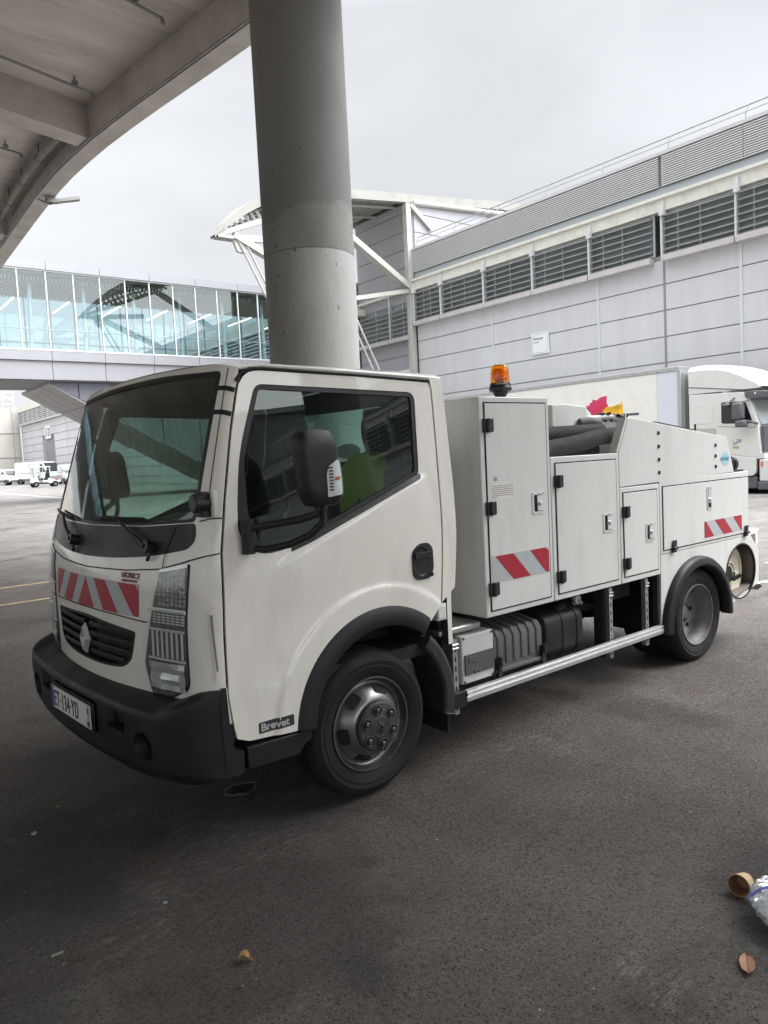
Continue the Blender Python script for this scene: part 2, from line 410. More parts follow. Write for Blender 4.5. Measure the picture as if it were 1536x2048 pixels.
# ------------------------------------------------------------------ ground
def gz(yb): return .006*(min(max(yb, 20), 90)-20)
def asphalt():
    m = bpy.data.materials.new('asphalt'); m.use_nodes = True; n = m.node_tree; b = n.nodes['Principled BSDF']; L = n.links.new
    A = n.nodes.new
    t = A('ShaderNodeTexCoord'); vec = t.outputs['Object']
    def noise(scale, detail=5, rough=.6, loc=(0, 0, 0), sc=None):
        q = A('ShaderNodeTexNoise'); q.inputs['Scale'].default_value = scale; q.inputs['Detail'].default_value = detail; q.inputs['Roughness'].default_value = rough
        p = A('ShaderNodeMapping'); p.inputs['Location'].default_value = loc
        if sc: p.inputs['Scale'].default_value = sc
        L(vec, p.inputs[0]); L(p.outputs[0], q.inputs['Vector']); return q.outputs[0]
    def rng(v, a, b_, c, d):
        r = A('ShaderNodeMapRange'); r.inputs[1].default_value = a; r.inputs[2].default_value = b_; r.inputs[3].default_value = c; r.inputs[4].default_value = d
        L(v, r.inputs[0]); return r.outputs[0]
    def mth(op, a, b_):
        r = A('ShaderNodeMath'); r.operation = op
        for i, v in enumerate((a, b_)):
            if isinstance(v, (int, float)): r.inputs[i].default_value = v
            else: L(v, r.inputs[i])
        return r.outputs[0]
    def mixc(f, a, b_):
        r = A('ShaderNodeMix'); r.data_type = 'RGBA'
        if isinstance(f, float): r.inputs[0].default_value = f
        else: L(f, r.inputs[0])
        for i, v in ((6, a), (7, b_)):
            if isinstance(v, tuple): r.inputs[i].default_value = (*v, 1)
            else: L(v, r.inputs[i])
        return r.outputs[2]
    vo = A('ShaderNodeTexVoronoi'); vo.inputs['Scale'].default_value = 88; vo.inputs['Randomness'].default_value = 1; L(vec, vo.inputs['Vector'])
    sepc = A('ShaderNodeSeparateColor'); L(vo.outputs['Color'], sepc.inputs[0])
    n1 = noise(48, 8, .72); n2 = noise(130, 6, .7, (1, 2, 0)); n3 = noise(17, 6, .65, (5, 1, 0))
    grain = mth('MULTIPLY', rng(n1, .34, .66, .6, 1.4), rng(n2, .34, .66, .62, 1.42))
    # pits: small dark holes of many sizes between the stones
    pit = mth('LESS_THAN', vo.outputs['Distance'], rng(sepc.outputs[0], .3, 1, .0, .50))
    pit = mth('MULTIPLY', pit, rng(n2, .42, .62, 1, .25))
    grain = mth('MULTIPLY', grain, mth('SUBTRACT', 1, mth('MULTIPLY', pit, .78)))
    tone = grain
    big = rng(noise(.55, 6, .6), .3, .7, .76, 1.26)
    mid = mth('MULTIPLY', rng(noise(3.1, 6, .65, (4, 2, 0)), .3, .7, .84, 1.17), rng(n3, .3, .7, .9, 1.1))
    tone = mth('MULTIPLY', tone, mth('MULTIPLY', big, mid))
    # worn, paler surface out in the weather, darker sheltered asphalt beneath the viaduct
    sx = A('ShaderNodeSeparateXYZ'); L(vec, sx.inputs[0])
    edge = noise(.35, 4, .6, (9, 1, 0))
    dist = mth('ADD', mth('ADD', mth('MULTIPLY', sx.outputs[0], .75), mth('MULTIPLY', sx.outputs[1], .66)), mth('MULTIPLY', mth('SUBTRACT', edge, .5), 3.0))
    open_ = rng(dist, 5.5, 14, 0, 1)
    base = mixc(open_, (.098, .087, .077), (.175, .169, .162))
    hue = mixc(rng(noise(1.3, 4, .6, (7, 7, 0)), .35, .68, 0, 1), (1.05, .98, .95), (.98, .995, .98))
    c1 = A('ShaderNodeMix'); c1.data_type = 'RGBA'; c1.blend_type = 'MULTIPLY'; c1.inputs[0].default_value = 1; L(base, c1.inputs[6]); L(hue, c1.inputs[7])
    sc_ = A('ShaderNodeVectorMath'); sc_.operation = 'SCALE'; L(c1.outputs[2], sc_.inputs[0]); L(tone, sc_.inputs['Scale'])
    col = sc_.outputs[0]
    # oil stains and pale scuffs
    oil = rng(noise(.9, 4, .55, (2.3, 5.1, 0)), .575, .64, 0, .42)
    col = mixc(oil, col, (.018, .017, .016))
    # one wide old oil stain in front of the cab
    ds = A('ShaderNodeVectorMath'); ds.operation = 'DISTANCE'; ds.inputs[1].default_value = (.95, 2.75, 0); L(vec, ds.inputs[0])
    ws = mth('ADD', ds.outputs['Value'], mth('MULTIPLY', mth('SUBTRACT', noise(1.7, 5, .6, (8, 3, 0)), .5), 2.2))
    col = mixc(rng(ws, .82, 1.05, .45, 0), col, (.02, .0185, .017))
    scuff = mth('MULTIPLY', rng(noise(1.1, 5, .6, (1.7, 8.8, 0)), .53, .68, 0, 1), rng(noise(34, 4, .7, (0, 0, 0), (.35, 1, 1)), .5, .68, 0, .5))
    col = mixc(scuff, col, (.27, .25, .225))
    dusty = mth('MULTIPLY', rng(noise(.7, 6, .65, (6, 6, 0)), .52, .72, 0, .35), rng(n2, .3, .7, .4, 1))
    col = mixc(dusty, col, (.20, .185, .165))
    patch_ = mth('MULTIPLY', rng(noise(2.1, 3, .55, (3.7, 1.9, 0)), .66, .72, 0, 1), rng(noise(70, 5, .75, (0, 0, 0), (.3, 1, 1)), .47, .66, 0, .5))
    col = mixc(patch_, col, (.36, .34, .31))
    v4 = A('ShaderNodeTexVoronoi'); v4.inputs['Scale'].default_value = 26; L(vec, v4.inputs['Vector'])
    s4 = A('ShaderNodeSeparateColor'); L(v4.outputs['Color'], s4.inputs[0])
    col = mixc(mth('MULTIPLY', mth('LESS_THAN', v4.outputs['Distance'], rng(s4.outputs[1], .80, 1, 0, .10)), .75), col, (.38, .36, .33))
    # grit and paper specks
    v3 = A('ShaderNodeTexVoronoi'); v3.inputs['Scale'].default_value = 9; L(vec, v3.inputs['Vector'])
    s3 = A('ShaderNodeSeparateColor'); L(v3.outputs['Color'], s3.inputs[0])
    size = rng(s3.outputs[1], .72, 1, 0, .06)
    spot = mth('LESS_THAN', v3.outputs['Distance'], size)
    col = mixc(mth('MULTIPLY', spot, .8), col, (.5, .48, .44))
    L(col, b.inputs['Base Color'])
    L(rng(noise(.8, 5, .6, (3, 3, 0)), .3, .7, .62, .9), b.inputs['Roughness'])
    b.inputs['Specular IOR Level'].default_value = .42
    h = mth('SUBTRACT', mth('ADD', mth('MULTIPLY', n1, 1.4), mth('MULTIPLY', n2, .9)), mth('MULTIPLY', pit, .55))
    u = A('ShaderNodeBump'); u.inputs['Strength'].default_value = 1.0; u.inputs['Distance'].default_value = .010; L(h, u.inputs['Height']); L(u.outputs[0], b.inputs['Normal'])
    return m
ASPH = asphalt()
g = MB(); ys = (-400, -60, 0, 12, 20, 50, 90, 300, 2500)
g.grid([[(x, y, gz(y)) for x in (-2500, -300, -40, 0, 40, 300, 2500)] for y in ys])
g.f = [f[::1] for f in g.f]
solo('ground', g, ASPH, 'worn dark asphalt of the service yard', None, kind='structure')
YEL = mat('worn_yellow_paint', (.42, .34, .17), .7, var=.25, vscale=14, dirt=(.14, .13, .12), damt=.75, dscale=9)
WHL = mat('worn_white_paint', (.55, .55, .53), .7, var=.15, vscale=10, dirt=(.16, .155, .15), damt=.8, dscale=5)
def marking(name, pts, wd, m, label):
    mb = MB(); o = []
    P = [Vector((p[0], p[1], gz(p[1])+.006)) for p in pts]
    for i, p in enumerate(P):
        t = (P[min(i+1, len(P)-1)]-P[max(i-1, 0)]); t.z = 0; t.normalize(); s_ = Vector((-t.y, t.x, 0))
        o.append([p - s_*wd/2, p + s_*wd/2])
    mb.grid(o); mb.f = [f[::-1] for f in mb.f]
    return solo(name, mb, m, label, None, kind='structure')
marking('road_marking', [(-22, 11.95), (0, 11.6), (5.5, 11.5)], .11, YEL, 'yellow painted line on the asphalt, the farther of two beside the truck')
marking('road_marking', [(-22, 10.35), (0, 10.05), (5.5, 10.0)], .11, YEL, 'yellow painted line on the asphalt, the nearer of two beside the truck')
marking('road_marking', [(12.3, 41), (12.45, 49), (12.9, 62)], .16, WHL, 'white painted line in front of the buggy across the yard')
marking('road_marking', [(13.6, 54), (14.6, 54.6)], .25, WHL, 'short white dash on the yard beside the buggy')
marking('road_marking', [(-14, 39), (4, 44), (12, 47.2)], .16, WHL, 'long white line crossing the yard on the left')
marking('road_marking', [(9.6, 4.2), (14.5, 2.6), (30, -2.4)], .13, WHL, 'white painted line behind the truck on the right')
marking('road_marking', [(7.6, 3.9), (11, 2.9), (24, -1.0)], .09, WHL, 'thin worn white line close behind the truck')

# ------------------------------------------------------------------ viaduct
CONC = mat('viaduct_concrete', (.62, .585, .525), .85, var=.16, vscale=.9, dirt=(.30, .275, .245), damt=.9, dscale=.8, streak=(.25, 1.6, 1), bump=.3, bscale=9)
CONCB = mat('beam_concrete', (.52, .49, .45), .85, var=.14, vscale=1.6, dirt=(.22, .205, .19), damt=.6, dscale=.9, bump=.25, bscale=14)
def column_mat():
    m = mat('column_concrete', (.245, .242, .228), .75, var=.10, vscale=1.3, dirt=(.13, .127, .117), damt=.7, dscale=.8, bump=.25, bscale=25, streak=(1.2, 1.2, .6))
    n = m.node_tree; L = n.links.new; b = n.nodes['Principled BSDF']; src = b.inputs['Base Color'].links[0].from_socket
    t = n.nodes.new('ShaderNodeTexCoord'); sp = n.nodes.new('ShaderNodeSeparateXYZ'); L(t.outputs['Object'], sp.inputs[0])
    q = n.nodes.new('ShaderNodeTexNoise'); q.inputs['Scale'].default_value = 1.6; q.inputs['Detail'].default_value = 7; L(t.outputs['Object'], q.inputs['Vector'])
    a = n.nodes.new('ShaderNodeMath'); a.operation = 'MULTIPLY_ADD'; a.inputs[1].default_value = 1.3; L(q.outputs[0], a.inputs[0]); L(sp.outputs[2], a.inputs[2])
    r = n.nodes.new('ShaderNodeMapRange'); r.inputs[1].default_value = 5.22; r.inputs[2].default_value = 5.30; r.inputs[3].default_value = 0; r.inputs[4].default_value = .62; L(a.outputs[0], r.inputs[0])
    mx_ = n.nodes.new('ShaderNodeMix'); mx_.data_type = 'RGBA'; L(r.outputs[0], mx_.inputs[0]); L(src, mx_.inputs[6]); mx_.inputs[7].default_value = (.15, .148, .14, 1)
    # construction joint and blow holes
    j = n.nodes.new('ShaderNodeMath'); j.operation = 'COMPARE'; j.inputs[1].default_value = 4.136; j.inputs[2].default_value = .006; L(sp.outputs[2], j.inputs[0])
    v = n.nodes.new('ShaderNodeTexVoronoi'); v.inputs['Scale'].default_value = 7.5; mp_ = n.nodes.new('ShaderNodeMapping'); mp_.inputs['Scale'].default_value = (1.2, 1.2, .6); L(t.outputs['Object'], mp_.inputs[0]); L(mp_.outputs[0], v.inputs['Vector'])
    sc = n.nodes.new('ShaderNodeSeparateColor'); L(v.outputs['Color'], sc.inputs[0])
    sz = n.nodes.new('ShaderNodeMapRange'); sz.inputs[1].default_value = .45; sz.inputs[2].default_value = 1; sz.inputs[3].default_value = .0; sz.inputs[4].default_value = .15; L(sc.outputs[0], sz.inputs[0])
    lt = n.nodes.new('ShaderNodeMath'); lt.operation = 'LESS_THAN'; L(v.outputs['Distance'], lt.inputs[0]); L(sz.outputs[0], lt.inputs[1])
    mxx = n.nodes.new('ShaderNodeMath'); mxx.operation = 'MAXIMUM'; L(j.outputs[0], mxx.inputs[0]); L(lt.outputs[0], mxx.inputs[1])
    k = n.nodes.new('ShaderNodeMath'); k.operation = 'MULTIPLY'; k.inputs[1].default_value = .7; L(mxx.outputs[0], k.inputs[0])
    m3 = n.nodes.new('ShaderNodeMix'); m3.data_type = 'RGBA'; L(k.outputs[0], m3.inputs[0]); L(mx_.outputs[2], m3.inputs[6]); m3.inputs[7].default_value = (.07, .068, .063, 1)
    L(m3.outputs[2], b.inputs['Base Color'])
    return m
COLM = column_mat()
edge_tab = [(-30, 10.2), (-14, 8.7), (-4, 7.6), (4, 6.85), (8, 6.42), (10.42, 6.17), (12.25, 5.9), (13.5, 5.72), (15.4, 5.52), (16.85, 5.45), (18, 5.46), (20, 5.55), (23.8, 5.74), (27, 5.9), (40, 6.9)]
def edge_x(y):  # smoothed outer edge of the viaduct
    return sum(interp(edge_tab, y+d)*k for d, k in ((-1.6, .25), (0, .5), (1.6, .25)))
YS = [-30 + i*1.0 for i in range(71)]
via = Thing('concrete_viaduct', 'curved concrete road viaduct with edge beam passing overhead', 'viaduct', (0, 12, 8))
mb = MB()
o = [[(edge_x(y)-22.2, y, z) for z in (8.7, 9.25)] for y in YS]
o = [[(edge_x(y)-22.0, y, 8.7), (edge_x(y)-9, y, 8.7), (edge_x(y)-5, y, 8.7), (edge_x(y)-.30, y, 8.7), (edge_x(y)+.02, y, 8.72), (edge_x(y)+.02, y, 9.3), (edge_x(y)-22.0, y, 9.3)] for y in YS]
mb.grid(o, closed=True); via.part('deck', mb, CONC)
mb = MB()
mb.grid([[(edge_x(y)-.36, y, 8.0), (edge_x(y)-.36, y, 8.695), (edge_x(y), y, 8.695), (edge_x(y), y, 8.0)] for y in YS], closed=True); via.part('edge_beam', mb, CONCB)
mb = MB(); mb.grid([[(edge_x(y)-22.0, y, 8.0), (edge_x(y)-22.0, y, 8.695), (edge_x(y)-21.6, y, 8.695), (edge_x(y)-21.6, y, 8.0)] for y in YS], closed=True); via.part('edge_beam', mb, CONCB)
def cross_beam(y):
    xe = edge_x(y)-.362; a = Vector((xe, y, 0)); d = Vector((-1, -.26, 0)).normalized(); b = a + d*21.5
    s_ = Vector((d.y, -d.x, 0))*.24; q = MB()
    vs = [p + s_*k + Vector((0, 0, z)) for z in (8.06, 8.697) for p in (a, b) for k in (-1, 1)]
    q.add(vs, [(0,1,3,2),(4,6,7,5),(0,4,5,1),(2,3,7,6),(0,2,6,4),(1,5,7,3)]); return q
for y in (15.25, 22.4, 29.5, 8.1, .9, -6.3, -13.5): via.part('cross_beam', cross_beam(y), CONCB)
PIPE = mat('galvanised_pipe', (.26, .255, .245), .5, metal=.4, var=.2)
def conduit(y, x0, x1, hang):
    q = MB(); d = -.26; P = lambda x: (x, y + (x-x1)*-d*1.0, 8.52)
    q.tube([P(x0), P(x1)], .026, 8)
    for x in hang: p = P(x); q.tube([(p[0], p[1], 8.5), (p[0], p[1], 8.70)], .016, 6); q.box(p[0]-.05, p[0]+.05, p[1]-.03, p[1]+.03, 8.56, 8.62)
    q.tube([P(x1-.01), (P(x1)[0], P(x1)[1], 8.44)], .032, 8)
    return q
via.part('conduit', conduit(14.15, -4, 5.05, (-1.6, .6, 2.9, 4.7)), PIPE)
via.part('conduit', conduit(11.25, -4, 5.18, (-1, 1, 3, 4.7)), PIPE)
via.part('conduit', conduit(17.6, -4, 4.62, (-1, 1, 3, 4.3)), PIPE)
q = MB(); q.tube([(edge_x(y)-.58, y, 8.38) for y in (15.6, 17, 18.5, 20, 21.6)], .085, 12)
for y in (16, 17.3, 18.9, 20.4): 
    q.tube([(edge_x(y)-.58, y, 8.38), (edge_x(y)-.58, y, 8.70)], .015, 6)
    q.lathe([(.088, -.03), (.098, -.03), (.098, .03), (.088, .03)], (edge_x(y)-.58, y, 8.38), 'y', 12)
via.part('drain_pipe', q, PIPE)
q = MB(); q.tube([(edge_x(y)-.385, y, 8.035) for y in YS[30:60]], .022, 6); via.part('conduit', q, PIPE)
q = MB(); yl = 18.4; q.box(edge_x(yl)-.2, edge_x(yl)+.05, yl-.07, yl+.07, 7.86, 8.0); q.bar((edge_x(yl)+.0, yl, 7.9), (edge_x(yl)+.52, yl-.12, 8.02), .16, .07); q.tube([(edge_x(yl)-.36, yl+.1, 7.93), (edge_x(yl)-.1, yl+.06, 7.84), (edge_x(yl)+.1, yl, 7.92)], .02, 6)
via.part('lamp', q, PIPE)
def column(x, y, r, label):
    q = MB(); q.lathe([(r, -.05), (r, 4.12), (r-.005, 4.13), (r-.005, 4.142), (r, 4.152), (r, 8.69)], (x, y, 0), 'z', 72)
    return solo('concrete_column', q, COLM, label, 'column', (x, y, 0), angle=50)
column(5.43, 7.97, .572, 'tall round concrete column behind the white truck, stained dark higher up')
column(9.0, -6.6, .572, 'round concrete column holding the viaduct at the far right, seen only mirrored in the truck door window')

# ------------------------------------------------------------------ terminal building (frame 'b')
CLAD = mat('grey_cladding', (.545, .548, .558), .5, var=.05, vscale=.8, dirt=(.44, .44, .45), damt=.3, dscale=.8, streak=(1, 2.5, .35))
CLADD = mat('cladding_joint', (.24, .24, .25), .7)
CREAM = mat('cream_steel', (.68, .67, .60), .45, var=.05, dirt=(.32, .30, .22), damt=.45, dscale=2.2)
SLATM = mat('louvre_slat', (.55, .555, .55), .5, var=.05)
BLADE = mat('window_blade', (.28, .285, .29), .45, var=.1)
LEDGE = mat('ledge_metal', (.50, .47, .46), .5, var=.05, dirt=(.3, .28, .27), damt=.4)
BLUEG = mat('blue_grey_flashing', (.36, .40, .42), .5)
FINM = mat('pale_fin', (.58, .60, .60), .45)
DGLASS = mat('dark_window_glass', (.24, .275, .275), .10, spec=.5, var=.25, vscale=.7)
RAILM = mat('rail_grey', (.24, .24, .24), .5)
PLAINW = mat('white_sheet', (.72, .74, .73), .5, var=.02)
tb = Thing('terminal_building', 'long grey panel clad terminal building with louvred windows behind the lorry', 'building', (25, 0, 0), 'b')
Y0B, Y1B = -92.0, 28.45
q = MB(); q.cur = 1; q.box(25.03, 45, Y0B, Y1B, 0, 8.3); q.cur = 0
rows = [8.20-.93*i for i in range(1, 9)] + [0]
joints = [23.33, 17.70, 14.88, 12.12]
while joints[-1] > Y0B+6: joints.append(joints[-1]-5.65)
ed = [Y1B] + joints + [Y0B]
zt = [8.15] + rows
for a, b_ in zip(ed, ed[1:]):
    for t, u in zip(zt, zt[1:]):
        q.box(24.985, 25.04, b_+.03, a-.03, u+.02, t-.02)
tb.part('wall', q, [CLAD, CLADD])
q = MB()
for j in joints:
    if j == 14.88: continue
    q.box(24.955, 24.984, j-.05, j+.05, .1, 8.1)
tb.part('joint_cover', q, FINM)
q = MB(); q.box(24.965, 24.984, 14.84, 14.92, .1, 11.8); tb.part('movement_joint', q, CLADD)
bays = [28.42, 26.44, 23.62, 20.8, 17.95, 15.25]
bay_pairs = list(zip(bays, bays[1:])) 
k = 14.85
while k > Y0B+3: bay_pairs.append((k, k-2.66)); k -= 2.66
first = None
for i, (a, b_) in enumerate(bay_pairs):
    q = MB(); q.cur = 0; q.box(25.06, 25.1, b_, a, 8.32, 9.79)
    q.cur = 1; mid = (a+b_)/2
    for f in (b_+.03, mid, a-.5): q.box(25.02, 25.058, f-.03, f+.03, 8.32, 9.79)
    for z in (8.34, 9.76): q.box(25.022, 25.056, b_+.06, a-.06, z-.025, z+.025)
    wn = tb.part('window', q, [DGLASS, FINM])
    q = MB()
    for z in [8.47+.235*j for j in range(6)]:
        q.add([(24.80, b_+.05, z-.035), (24.80, a-.05, z-.035), (24.96, a-.05, z+.055), (24.96, b_+.05, z+.055), (24.80, b_+.05, z-.052), (24.80, a-.05, z-.052), (24.96, a-.05, z+.038), (24.96, b_+.05, z+.038)],
              [(0,3,2,1),(4,5,6,7),(0,1,5,4),(2,3,7,6),(1,2,6,5),(3,0,4,7)])
    tb.part('louvre_blade', q, BLADE, wn)
    q = MB(); q.box(24.72, 24.80, a-.05, a+.0, 8.22, 9.62); q.box(24.80, 25.0, a-.035, a-.01, 8.3, 9.6); tb.part('fin', q, FINM, wn)
    q = MB(); q.box(24.68, 25.0, b_+.02, a-.02, 8.03, 8.235); tb.part('ledge', q, LEDGE, wn, bevel=.01)
    q = MB(); q.box(24.70, 24.90, a-.13, a-.05, 9.64, 10.1); q.box(24.64, 24.72, a-.15, a+.0, 9.60, 9.90); tb.part('bracket', q, FINM, wn)
q = MB(); q.box(24.84, 25.2, Y0B, Y1B, 9.80, 10.22); q.box(24.74, 25.2, Y0B, Y1B, 10.222, 10.33); tb.part('beam', q, CREAM)
q = MB(); q.box(24.95, 45, Y0B, Y1B, 10.332, 10.62); tb.part('flashing', q, BLUEG)
q = MB(); nsl = 14
for i in range(nsl):
    z = 10.66 + 1.06*i/nsl
    for a, b_ in ((Y1B, 14.97), (14.84, 11.95), (11.93, Y0B)):
        q.add([(24.86, b_, z), (24.86, a, z), (24.95, a, z+.03), (24.95, b_, z+.03), (24.86, b_, z+.046), (24.86, a, z+.046), (24.95, a, z+.075), (24.95, b_, z+.075)],
              [(0,1,2,3),(4,7,6,5),(0,4,5,1),(2,6,7,3),(1,5,6,2),(3,7,4,0)])
tb.part('louvre_screen', q, SLATM)
q = MB(); q.box(24.97, 45, Y0B, Y1B, 10.622, 11.74); tb.part('upper_wall', q, CLADD)
q = MB(); q.box(24.84, 25.3, Y0B, Y1B, 11.742, 11.86); tb.part('coping', q, CLAD)
q = MB(); q.box(25.302, 45, Y0B, Y1B, 11.742, 11.82); tb.part('roof', q, mat('roof_bitumen', (.07, .07, .07), .9, var=.2))
q = MB(); yy = 28.2; ps = []
while yy > Y0B+2: ps.append(yy); yy -= 2.72
for y in ps: q.tube([(24.95, y, 11.85), (24.95, y, 12.05), (25.12, y, 12.36)], .022, 6)
q.tube([(25.12, ps[0], 12.36), (25.12, ps[-1], 12.36)], .024, 6); q.tube([(25.03, ps[0], 12.14), (25.03, ps[-1], 12.14)], .016, 6)
tb.part('guard_rail', q, RAILM)
# signs on its wall
sg = Thing('wall_sign', 'square white terrace sign high on the grey wall', 'sign', (24.95, 20.6, 5.6), 'b')
q = MB(); q.box(24.93, 24.953, 20.13, 21.06, 5.58, 6.47); sg.part('panel', q, PLAINW)
xd, up = (0, -1, 0), (0, 0, 1)
q = text_mb('TERRASSE', .115, (24.928, 20.96, 6.18), xd, up, 1.0, bold=.002); sg.part('lettering', q, PRINT)
q = text_mb('PARTENAIRE', .065, (24.928, 20.96, 6.06), xd, up, .8); sg.part('lettering', q, PRINT)
q = MB()
def frame_line(mb, P, x, wd):
    for a, b_ in zip(P, P[1:]+P[:1]): mb.bar((x, a[0], a[1]), (x, b_[0], b_[1]), wd, .004, up=(1, 0, 0))
frame_line(q, round_poly([(20.19, 5.64), (21.0, 5.64), (21.0, 6.41), (20.19, 6.41)], [.2, .01, .2, .01]), 24.928, .012); sg.part('border', q, PRINTG)

# taller gable block with its own windows
gb = Thing('gable_block', 'tall grey panelled block under the white steel canopy', 'building', (25, 31, 0), 'b')
q = MB(); q.cur = 1; q.box(25.09, 30.5, 28.62, 33.3, 0, 14.3); q.cur = 0
z = 7.6
for zz in ([0.1, 1.2, 2.12, 3.04, 3.96, 4.88, 5.80, 6.72, 7.63], [9.35, 10.2, 11.1, 12.0, 12.9, 13.8, 14.25]):
    for u, t in zip(zz, zz[1:]): q.box(25.05, 25.1, 28.64, 33.3, u+.02, t-.02); 
for u in range(12): q.box(25.2, 30.5, 28.57, 28.63, 10.9+u*.92+.02, min(11.82+u*.92-.02, 14.28)) if 10.9+u*.92 < 14.2 else None
gb.part('wall', q, [mat('grey_cladding_dimmed', (.33, .333, .348), .5, var=.05, vscale=.8, dirt=(.27, .27, .28), damt=.3, dscale=.8, streak=(1, 2.5, .35)), CLADD])  # same cladding as the terminal, darkened in colour against the strong light here
for a, b_ in ((30.4, 28.66), (33.2, 30.42)):
    q = MB(); q.box(25.06, 25.085, b_, a, 7.66, 9.33); q.cur = 1
    for f in (b_+.05, (a+b_)/2): q.box(25.02, 25.058, f-.03, f+.03, 7.68, 9.33)
    wn = gb.part('window', q, [DGLASS, FINM])
    q = MB()
    for zz in [7.85+.235*j for j in range(6)]: q.box(24.84, 24.97, b_+.05, a-.05, zz, zz+.05)
    gb.part('louvre_blade', q, BLADE, wn)
    q = MB(); q.box(24.76, 24.83, a-.05, a, 7.7, 9.9); gb.part('fin', q, FINM, wn)
    q = MB(); q.box(24.7, 25.04, b_+.02, a-.02, 7.45, 7.655); gb.part('ledge', q, LEDGE, wn)
q = MB()
for i in range(9): q.box(24.98, 25.3, 33.31, 33.6, 10.1+i*.13, 10.17+i*.13)
gb.part('vent_louvre', q, BLADE)
q = MB(); q.box(24.86, 25.04, 28.66, 33.5, 9.86, 9.98); q.box(24.5, 25.04, 32.7, 33.3, 9.3, 9.62); gb.part('beam', q, CREAM)
sg = Thing('gate_sign', 'wide white gate sign behind the cab roof, partly hidden by the white post', 'sign', (24.9, 30, 5.4), 'b')
q = MB(); q.box(24.95, 24.98, 28.75, 31.4, 4.4, 6.0); sg.part('panel', q, PLAINW)
q = text_mb('PORTE 8', .26, (24.945, 29.55, 5.62), xd, up, .9); sg.part('lettering', q, PRINT)
q = text_mb('38.C', .62, (24.945, 29.75, 4.95), xd, up, .9, bold=.01); sg.part('lettering', q, PRINT)
q = MB(); P = [(30.95+.30*math.cos(2*PI*i/24), 5.45+.30*math.sin(2*PI*i/24)) for i in range(24)]; frame_line(q, P, 24.946, .03)
q.box(24.942, 24.949, 30.93, 30.98, 5.35, 5.6); q.bar((24.946, 30.95, 5.45), (24.946, 30.80, 5.33), .05, .004, up=(1, 0, 0)); sg.part('pictogram', q, PRINT)

# ------------------------------------------------------------------ canopy
WSTEEL_DIM = mat('canopy_white_steel_dimmed', (.27, .268, .24), .5, var=.05, dirt=(.15, .14, .09), damt=.5, dscale=1.3)  # same white steel, colour darkened to offset strong light on fascia and roof
WSTEEL = mat('canopy_white_steel', (.42, .42, .385), .42, var=.04, dirt=(.2, .19, .12), damt=.55, dscale=1.3)
cn = Thing('steel_canopy', 'curved white steel canopy with slatted underside and slanting struts', 'canopy', (24.8, 28.6, 0), 'b')
ctop = [(14.2, 11.02), (14.35, 11.25), (14.9, 11.78), (15.76, 12.54), (16.5, 12.98), (18, 13.5), (20, 13.92), (21.5, 14.12), (24.4, 14.46), (26, 14.6), (31.6, 15.26), (33.5, 15.37)]
def cdep(x): return 28.76 + min(4.84, .12 + max(0, x-14.2)*.66)
def cth(x): return .42 if x > 15.5 else .12 + .3*(x-14.2)/1.3
q = MB(); q.grid([[(x, 28.45, z), (x, 28.45, z-cth(x)), (x, 28.75, z-cth(x)), (x, 28.75, z)] for x, z in ctop], closed=True); cn.part('front_fascia', q, WSTEEL_DIM)
q = MB(); q.grid([[(x, 28.76, z+.02), (x, cdep(x), z+.02), (x, cdep(x), z-.06), (x, 28.76, z-.06)] for x, z in ctop], closed=True); cn.part('roof_sheet', q, WSTEEL_DIM)
q = MB(); q.grid([[(x, cdep(x)-.2, z-.07), (x, cdep(x)-.2, z-cth(x)*.8), (x, cdep(x), z-cth(x)*.8), (x, cdep(x), z-.07)] for x, z in ctop], closed=True); cn.part('rear_fascia', q, WSTEEL)
q = MB(); x = 15.2
while x < 24.8:
    z = interp(ctop, x)
    q.box(x-.03, x+.03, 28.77, cdep(x)-.25, z-.26, z-.12); x += .3
cn.part('slat', q, WSTEEL, stuff=False)
q = MB()
for y, xs in ((29.6, (16.2, 16.8, 18, 20, 22, 24.9)), (31.3, (19, 20, 22, 24.9))):
    q.tube([(x, y, interp(ctop, x)-.35) for x in xs], .07, 8)
cn.part('purlin', q, WSTEEL)
def chord(x): return 11.12 + (x-14.5)*.40
q = MB(); x = 15.1
while x < 19.6:
    zt_, zb_ = interp(ctop, x)-cth(x)-.02, chord(x)+.1
    if zt_-zb_ > .12: q.bar((x+.35, 28.95, zb_), (x, 28.95, zt_), .13, .05, up=(0, 1, 0))
    x += .27
cn.part('end_slat', q, WSTEEL)
q = MB(); q.tube([(x, 29.15, chord(x)+(interp(ctop, x)-cth(x)-chord(x))*.55) for x in (15.2, 16, 17, 18.2, 19.4)], .06, 8); q.tube([(16.3, 29.1, chord(16.3)), (16.2, 29.1, interp(ctop, 16.2)-.4)], .05, 8); q.tube([(17.6, 29.1, chord(17.6)), (17.4, 29.1, interp(ctop, 17.4)-.4)], .05, 8); cn.part('end_truss', q, WSTEEL)
q = MB(); q.bar((14.35, 28.6, 11.08), (19.4, 28.6, 13.1), .2, .16, up=(0, 1, 0)); q.bar((14.35, 28.7, 11.02), (15.6, 28.7, 11.04), .5, .12); q.bar((15.3, 28.7, 11.08), (18.2, 28.7, 11.35), .2, .26); cn.part('rib', q, WSTEEL)
q = MB(); q.box(24.62, 24.92, 28.45, 28.75, 0, 14.05); q.box(24.58, 24.96, 28.41, 28.79, 9.7, 9.95); cn.part('post', q, WSTEEL, bevel=.01)
q = MB(); q.bar((24.75, 28.6, 9.9), (18.9, 28.6, 13.2), .26, .42, up=(0, 1, 0)); cn.part('strut', q, WSTEEL)
q = MB(); q.bar((15.1, 28.6, 11.15), (20.5, 28.6, 8.9), .26, .36, up=(0, 1, 0)); cn.part('strut', q, WSTEEL)
